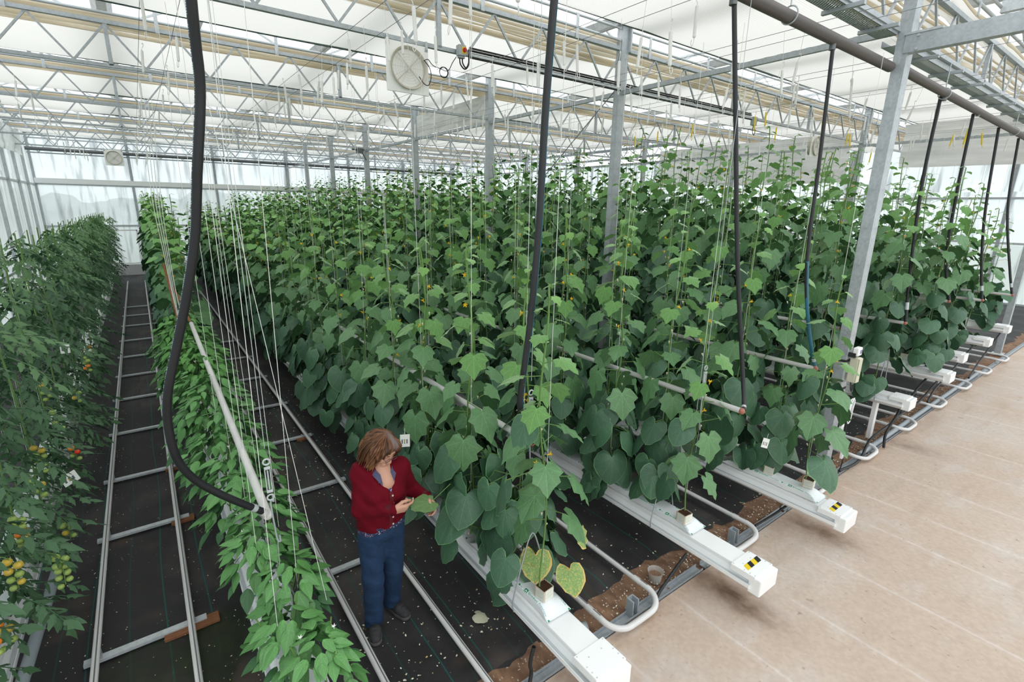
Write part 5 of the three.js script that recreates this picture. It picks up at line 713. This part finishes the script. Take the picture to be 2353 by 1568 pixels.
single('fan_cable', tube([[2.95, 4.8, -5.78], [3.02, 4.72, -5.78], [3.03, 4.62, -5.78], [2.99, 4.54, -5.78], [2.94, 4.55, -5.78], [2.88, 4.62, -5.79]], .005, 40, 6), M.black, 'black lead looping over the front of the nearest fan', 'cable');
{
  const t = thing('isolator_switch', 'grey isolator box with red and yellow rotary switch on the truss', 'switch', [3.47, 5.0, -5.82]);
  part('box', rb(.1, .12, .08, .008), M.greyBox, t); part('yellow_plate', rb(.06, .075, .006, .002, .02, 0, .042), M.yellow, t); part('knob', [rod([.02, 0, .042], [.02, 0, .058], .026, 18), rb(.012, .05, .018, .003, .02, 0, .066)], M.red, t); part('gland', rb(.08, .03, .05, .004, 0, -.07, 0), M.greyPlastic, t);
  part('cable_loop', [tube([[-.03, -.08, .01], [-.02, -.16, .02], [.04, -.2, .02], [.09, -.15, .02], [.1, -.03, .02], [.13, .03, .03]], .0085, 40, 7), tube([[.01, -.08, .01], [.01, -.14, .02], [.05, -.185, .025], [.085, -.14, .025], [.1, -.03, .02]], .0085, 30, 7)], M.black, t);
}
const perf = canvasTex(64, 64, (c, w, h) => { c.fillStyle = '#fff'; c.fillRect(0, 0, w, h); c.fillStyle = '#000'; for (const [x, y] of [[16, 16], [48, 48]]) { c.beginPath(); c.arc(x, y, 9, 0, 7); c.fill(); } }, [1, 1]); perf.colorSpace = THREE.NoColorSpace;
std('perforated', lin(.3, .34, .33), .5, { metalness: .3, alphaMap: perf, alphaTest: .5 });
function tray(xa, xb, y, z, w, label) {
  const t = thing('cable_tray', label, 'cable tray'), L = xb - xa;
  part('base', quad([xa, y, z - w / 2], [xb, y, z - w / 2], [xb, y, z + w / 2], [xa, y, z + w / 2], [0, 0, L / .036, 0, L / .036, w / .036, 0, w / .036]), M.perforated, t);
  for (const s of [-1, 1]) part('side', bx(L, .06, .006, (xa + xb) / 2, y + .03, z + s * w / 2), M.galvanised, t); return t;
}
{ const a = tray(4.6, 6.36, 4.88, -2.3, .17, 'perforated steel cable tray left of the steel post'); for (const x of [5.15, 5.95]) part('bracket', rb(.04, .035, .34, .004, x, 4.862, -2.24), M.galvanised, a);
  const b = tray(6.55, 16, 4.84, -2.32, .17, 'perforated steel cable tray right of the steel post'); for (let x = 7.25; x < 15; x += .95) part('bracket', rb(.04, .035, .34, .004, x, 4.822, -2.26), M.galvanised, b); }
for (const [xa, xb, who] of [[3.6, 6.33, 'from the red switch to the column'], [6.5, 10.2, 'from the column towards the far fan']]) { const t = thing('cable_run', `black cables strapped along the truss ${who}`, 'cable', [0, 0, -5.85]); part('cables', [rod([xa, 5.035, 0], [xb, 5.035, 0], .014, 7), rod([xa, 5.03, .024], [xb, 5.03, .024], .011, 7), rod([xa, 5.06, .01], [xb, 5.06, .01], .011, 7)], M.black, t); part('carrier_strip', bx(xb - xa, .03, .012, (xa + xb) / 2, 4.975, .04), M.galvanisedPale, t); part('lower_cable', rod([xa, 4.948, .03], [xb, 4.948, .03], .012, 7), M.black, t); }
{ const t = thing('junction_box', 'small grey and orange box ending the truss cables at right', 'junction box', [10.3, 4.93, -5.82]); part('box', rb(.12, .16, .08, .008), M.greyBox, t); part('orange_cover', rb(.03, .05, .02, .003, .06, .02, .03), M.orangeWood, t); part('lead', tube([[0, -.08, 0], [-.02, -.2, .01], [.05, -.26, .01], [.1, -.15, 0]], .008, 20, 6), M.black, t); }
single('motor_unit', [rb(.2, .14, .14, .01, X0 - .25, 4.9, ZC(4) + .1), rod([X0 - .2, 4.9, ZC(4) + .1], [X0 - .05, 4.62, ZC(4) + .12], .02, 8), rod([X0 - .5, 4.93, ZC(4) + .1], [X0 - .1, 4.93, ZC(4) + .1], .03, 10)], M.darkSteel, 'dark screen motor on the column line in the distance', 'motor');
single('brace_wire', rod([X0 - .05, 4.98, -5.95], [X0 - 1.4, 3.2, -6.6], .008, 6), M.darkSteel, 'dark diagonal brace running down from the second column', 'brace');
single('brace_wire', rod([X0, 4.9, -9.7], [X0 + 1.2, 3.6, -10.4], .008, 6), M.galvanised, 'pale diagonal brace running down from the third column', 'brace');
// films and side curtains
function film(name, label, pts, nu, nv, amp, seed) { const [a, b, c, d] = pts; return single(name, grid(nu, nv, (u, v) => [0, 1, 2].map((i) => (a[i] * (1 - u) + b[i] * u) * (1 - v) + (d[i] * (1 - u) + c[i] * u) * v + amp * (fbm(u * 9 + seed, v * 4 + i, 3) - .5) * (i === 1 ? .3 : 1)), (u, v) => [u * 8, v * 2]), M.curtain, label, 'curtain'); }
film('plastic_film', 'clear plastic film stretched between the third and fourth columns', [[X0, 4.98, -9.7], [X0, 4.98, -13.1], [X0, 5.5, -13.1], [X0, 5.5, -9.7]], 20, 6, .03, 2);
film('side_curtain', 'pale grey curtain hanging high at right behind the black hoses', [[16.1, 4.2, 2.5], [16.1, 4.33, -5.0], [16.1, 5.36, -5.0], [16.1, 5.36, 2.5]], 40, 10, .1, 5);
film('side_curtain', 'pale curtain panel with a fan before it, right of the second column', [[16.1, 4.0, -6.2], [16.1, 4.0, -12.6], [16.1, 5.3, -12.6], [16.1, 5.3, -6.2]], 30, 8, .08, 9);
film('side_curtain', 'grey film rolled down over the top of the left wall', [[XL + .14, 4.5, -6], [XL + .14, 4.75, -26], [XL + .14, 5.55, -26], [XL + .14, 5.5, -6]], 60, 10, .18, 12);

// ---------------------------------------------------------------- litter on the ground cover, tags
{
  const r = rng(5), petal = new THREE.SphereGeometry(.009, 5, 3).scale(1, .35, .6), N = 1500, im = lit(new THREE.InstancedMesh(petal, std('litter', lin(.78, .74, .62), .8), N)), m = new THREE.Matrix4(), q = new THREE.Quaternion(), col = new THREE.Color();
  for (let i = 0; i < N; i++) { const k = r(); let x, z; if (k < .34) { x = 1.2 + (r() - .35) * 1.1; z = -2.5 - Math.pow(r(), 1.4) * 7; } else if (k < .5) { x = -.75 + (r() - .5) * .5; z = -2.6 - r() * 7; } else if (k < .6) { x = -.2 + r() * .5; z = -2.6 - r() * 6; } else { x = 2.3 + r() * 9; z = -2.35 - Math.pow(r(), 2) * 3; } const s = .4 + r() * (x > .6 ? 1.1 : .45); q.setFromEuler(new THREE.Euler((r() - .5) * .6, r() * 6.28, (r() - .5) * .6)); m.compose(V(x, .006, z), q, V(s, s, s)); im.setMatrixAt(i, m); const g = r(); im.setColorAt(i, g < .8 ? lin(1, .98, .92) : lin(.75, .6, .35)); }
  im.name = 'fallen_petals'; im.userData = { kind: 'stuff', label: 'small white fallen cucumber flowers littering the black ground cover' }; scene.add(im);
  const pm = lit(new THREE.InstancedMesh(new THREE.SphereGeometry(.006, 4, 3), M.litter, 700)); for (let i = 0; i < 700; i++) { const s = .5 + r(); m.compose(V(2 + r() * 11, -.004, -2.25 + r() * .16), q, V(s, s * .6, s)); pm.setMatrixAt(i, m); } pm.name = 'white_grit'; pm.userData = { kind: 'stuff', label: 'white grit scattered along the soil strip beside the path' }; scene.add(pm);
}
std('tagPaper', lin(.85, .86, .84), .6, { map: canvasTex(96, 128, (c, w, h) => { c.fillStyle = '#f7f7f4'; c.fillRect(0, 0, w, h); c.fillStyle = '#55606a'; for (let i = 0; i < 3; i++) c.fillRect(14 + i * 24, 50, 12, 44); c.fillStyle = '#caa64a'; c.fillRect(14 + 24, 56, 12, 30); }) });
function card(x, y, z, w, h, rx, ry, rz, label) { const m = single('plant_tag', [rb(w, h, .002, .001), rod([0, h / 2 - .006, .001], [0, h / 2 + .05, 0], .0015, 4)], M.tagPaper, label, 'tag'); m.position.set(x, y, z); m.rotation.set(rx, ry, rz); }
card(4.62, .98, -2.06, .07, .095, -.2, -.5, -.4, 'white printed tag hanging in the third cucumber row');
card(1.45, 1.37, -3.35, .075, .1, -.2, -.4, -.1, 'white tag in the leaves beside the woman\'s head');
card(-.82, 1.63, -6.9, .08, .1, -.3, -.1, 0, 'white card with dark square in the tomato leaves');
card(-.8, .8, -5.4, .12, .1, -.6, -.2, .4, 'white paper sticking out over the tomato gutter, in lower leaves');
single('fallen_leaf', leafGeo(HALF_OLD, { curl: .6, droop: .4, ripple: .05 }, 3).scale(.11, .11, .11).rotateY(.7).translate(1.72, .03, -2.75), std('dryLeaf', lin(.5, .5, .36), .8), 'pale dry leaf on the ground between the rail and the nearest gutter', 'leaf');
single('fallen_leaf', leafGeo(HALF_PEP, { curl: .4, droop: .2 }, 4).scale(.1, .1, .1).rotateY(1.2).translate(.16, .02, -3.5), M.pepper_mid, 'green fallen pepper leaf on the wet patch', 'leaf');
renderer.render(scene, camera);
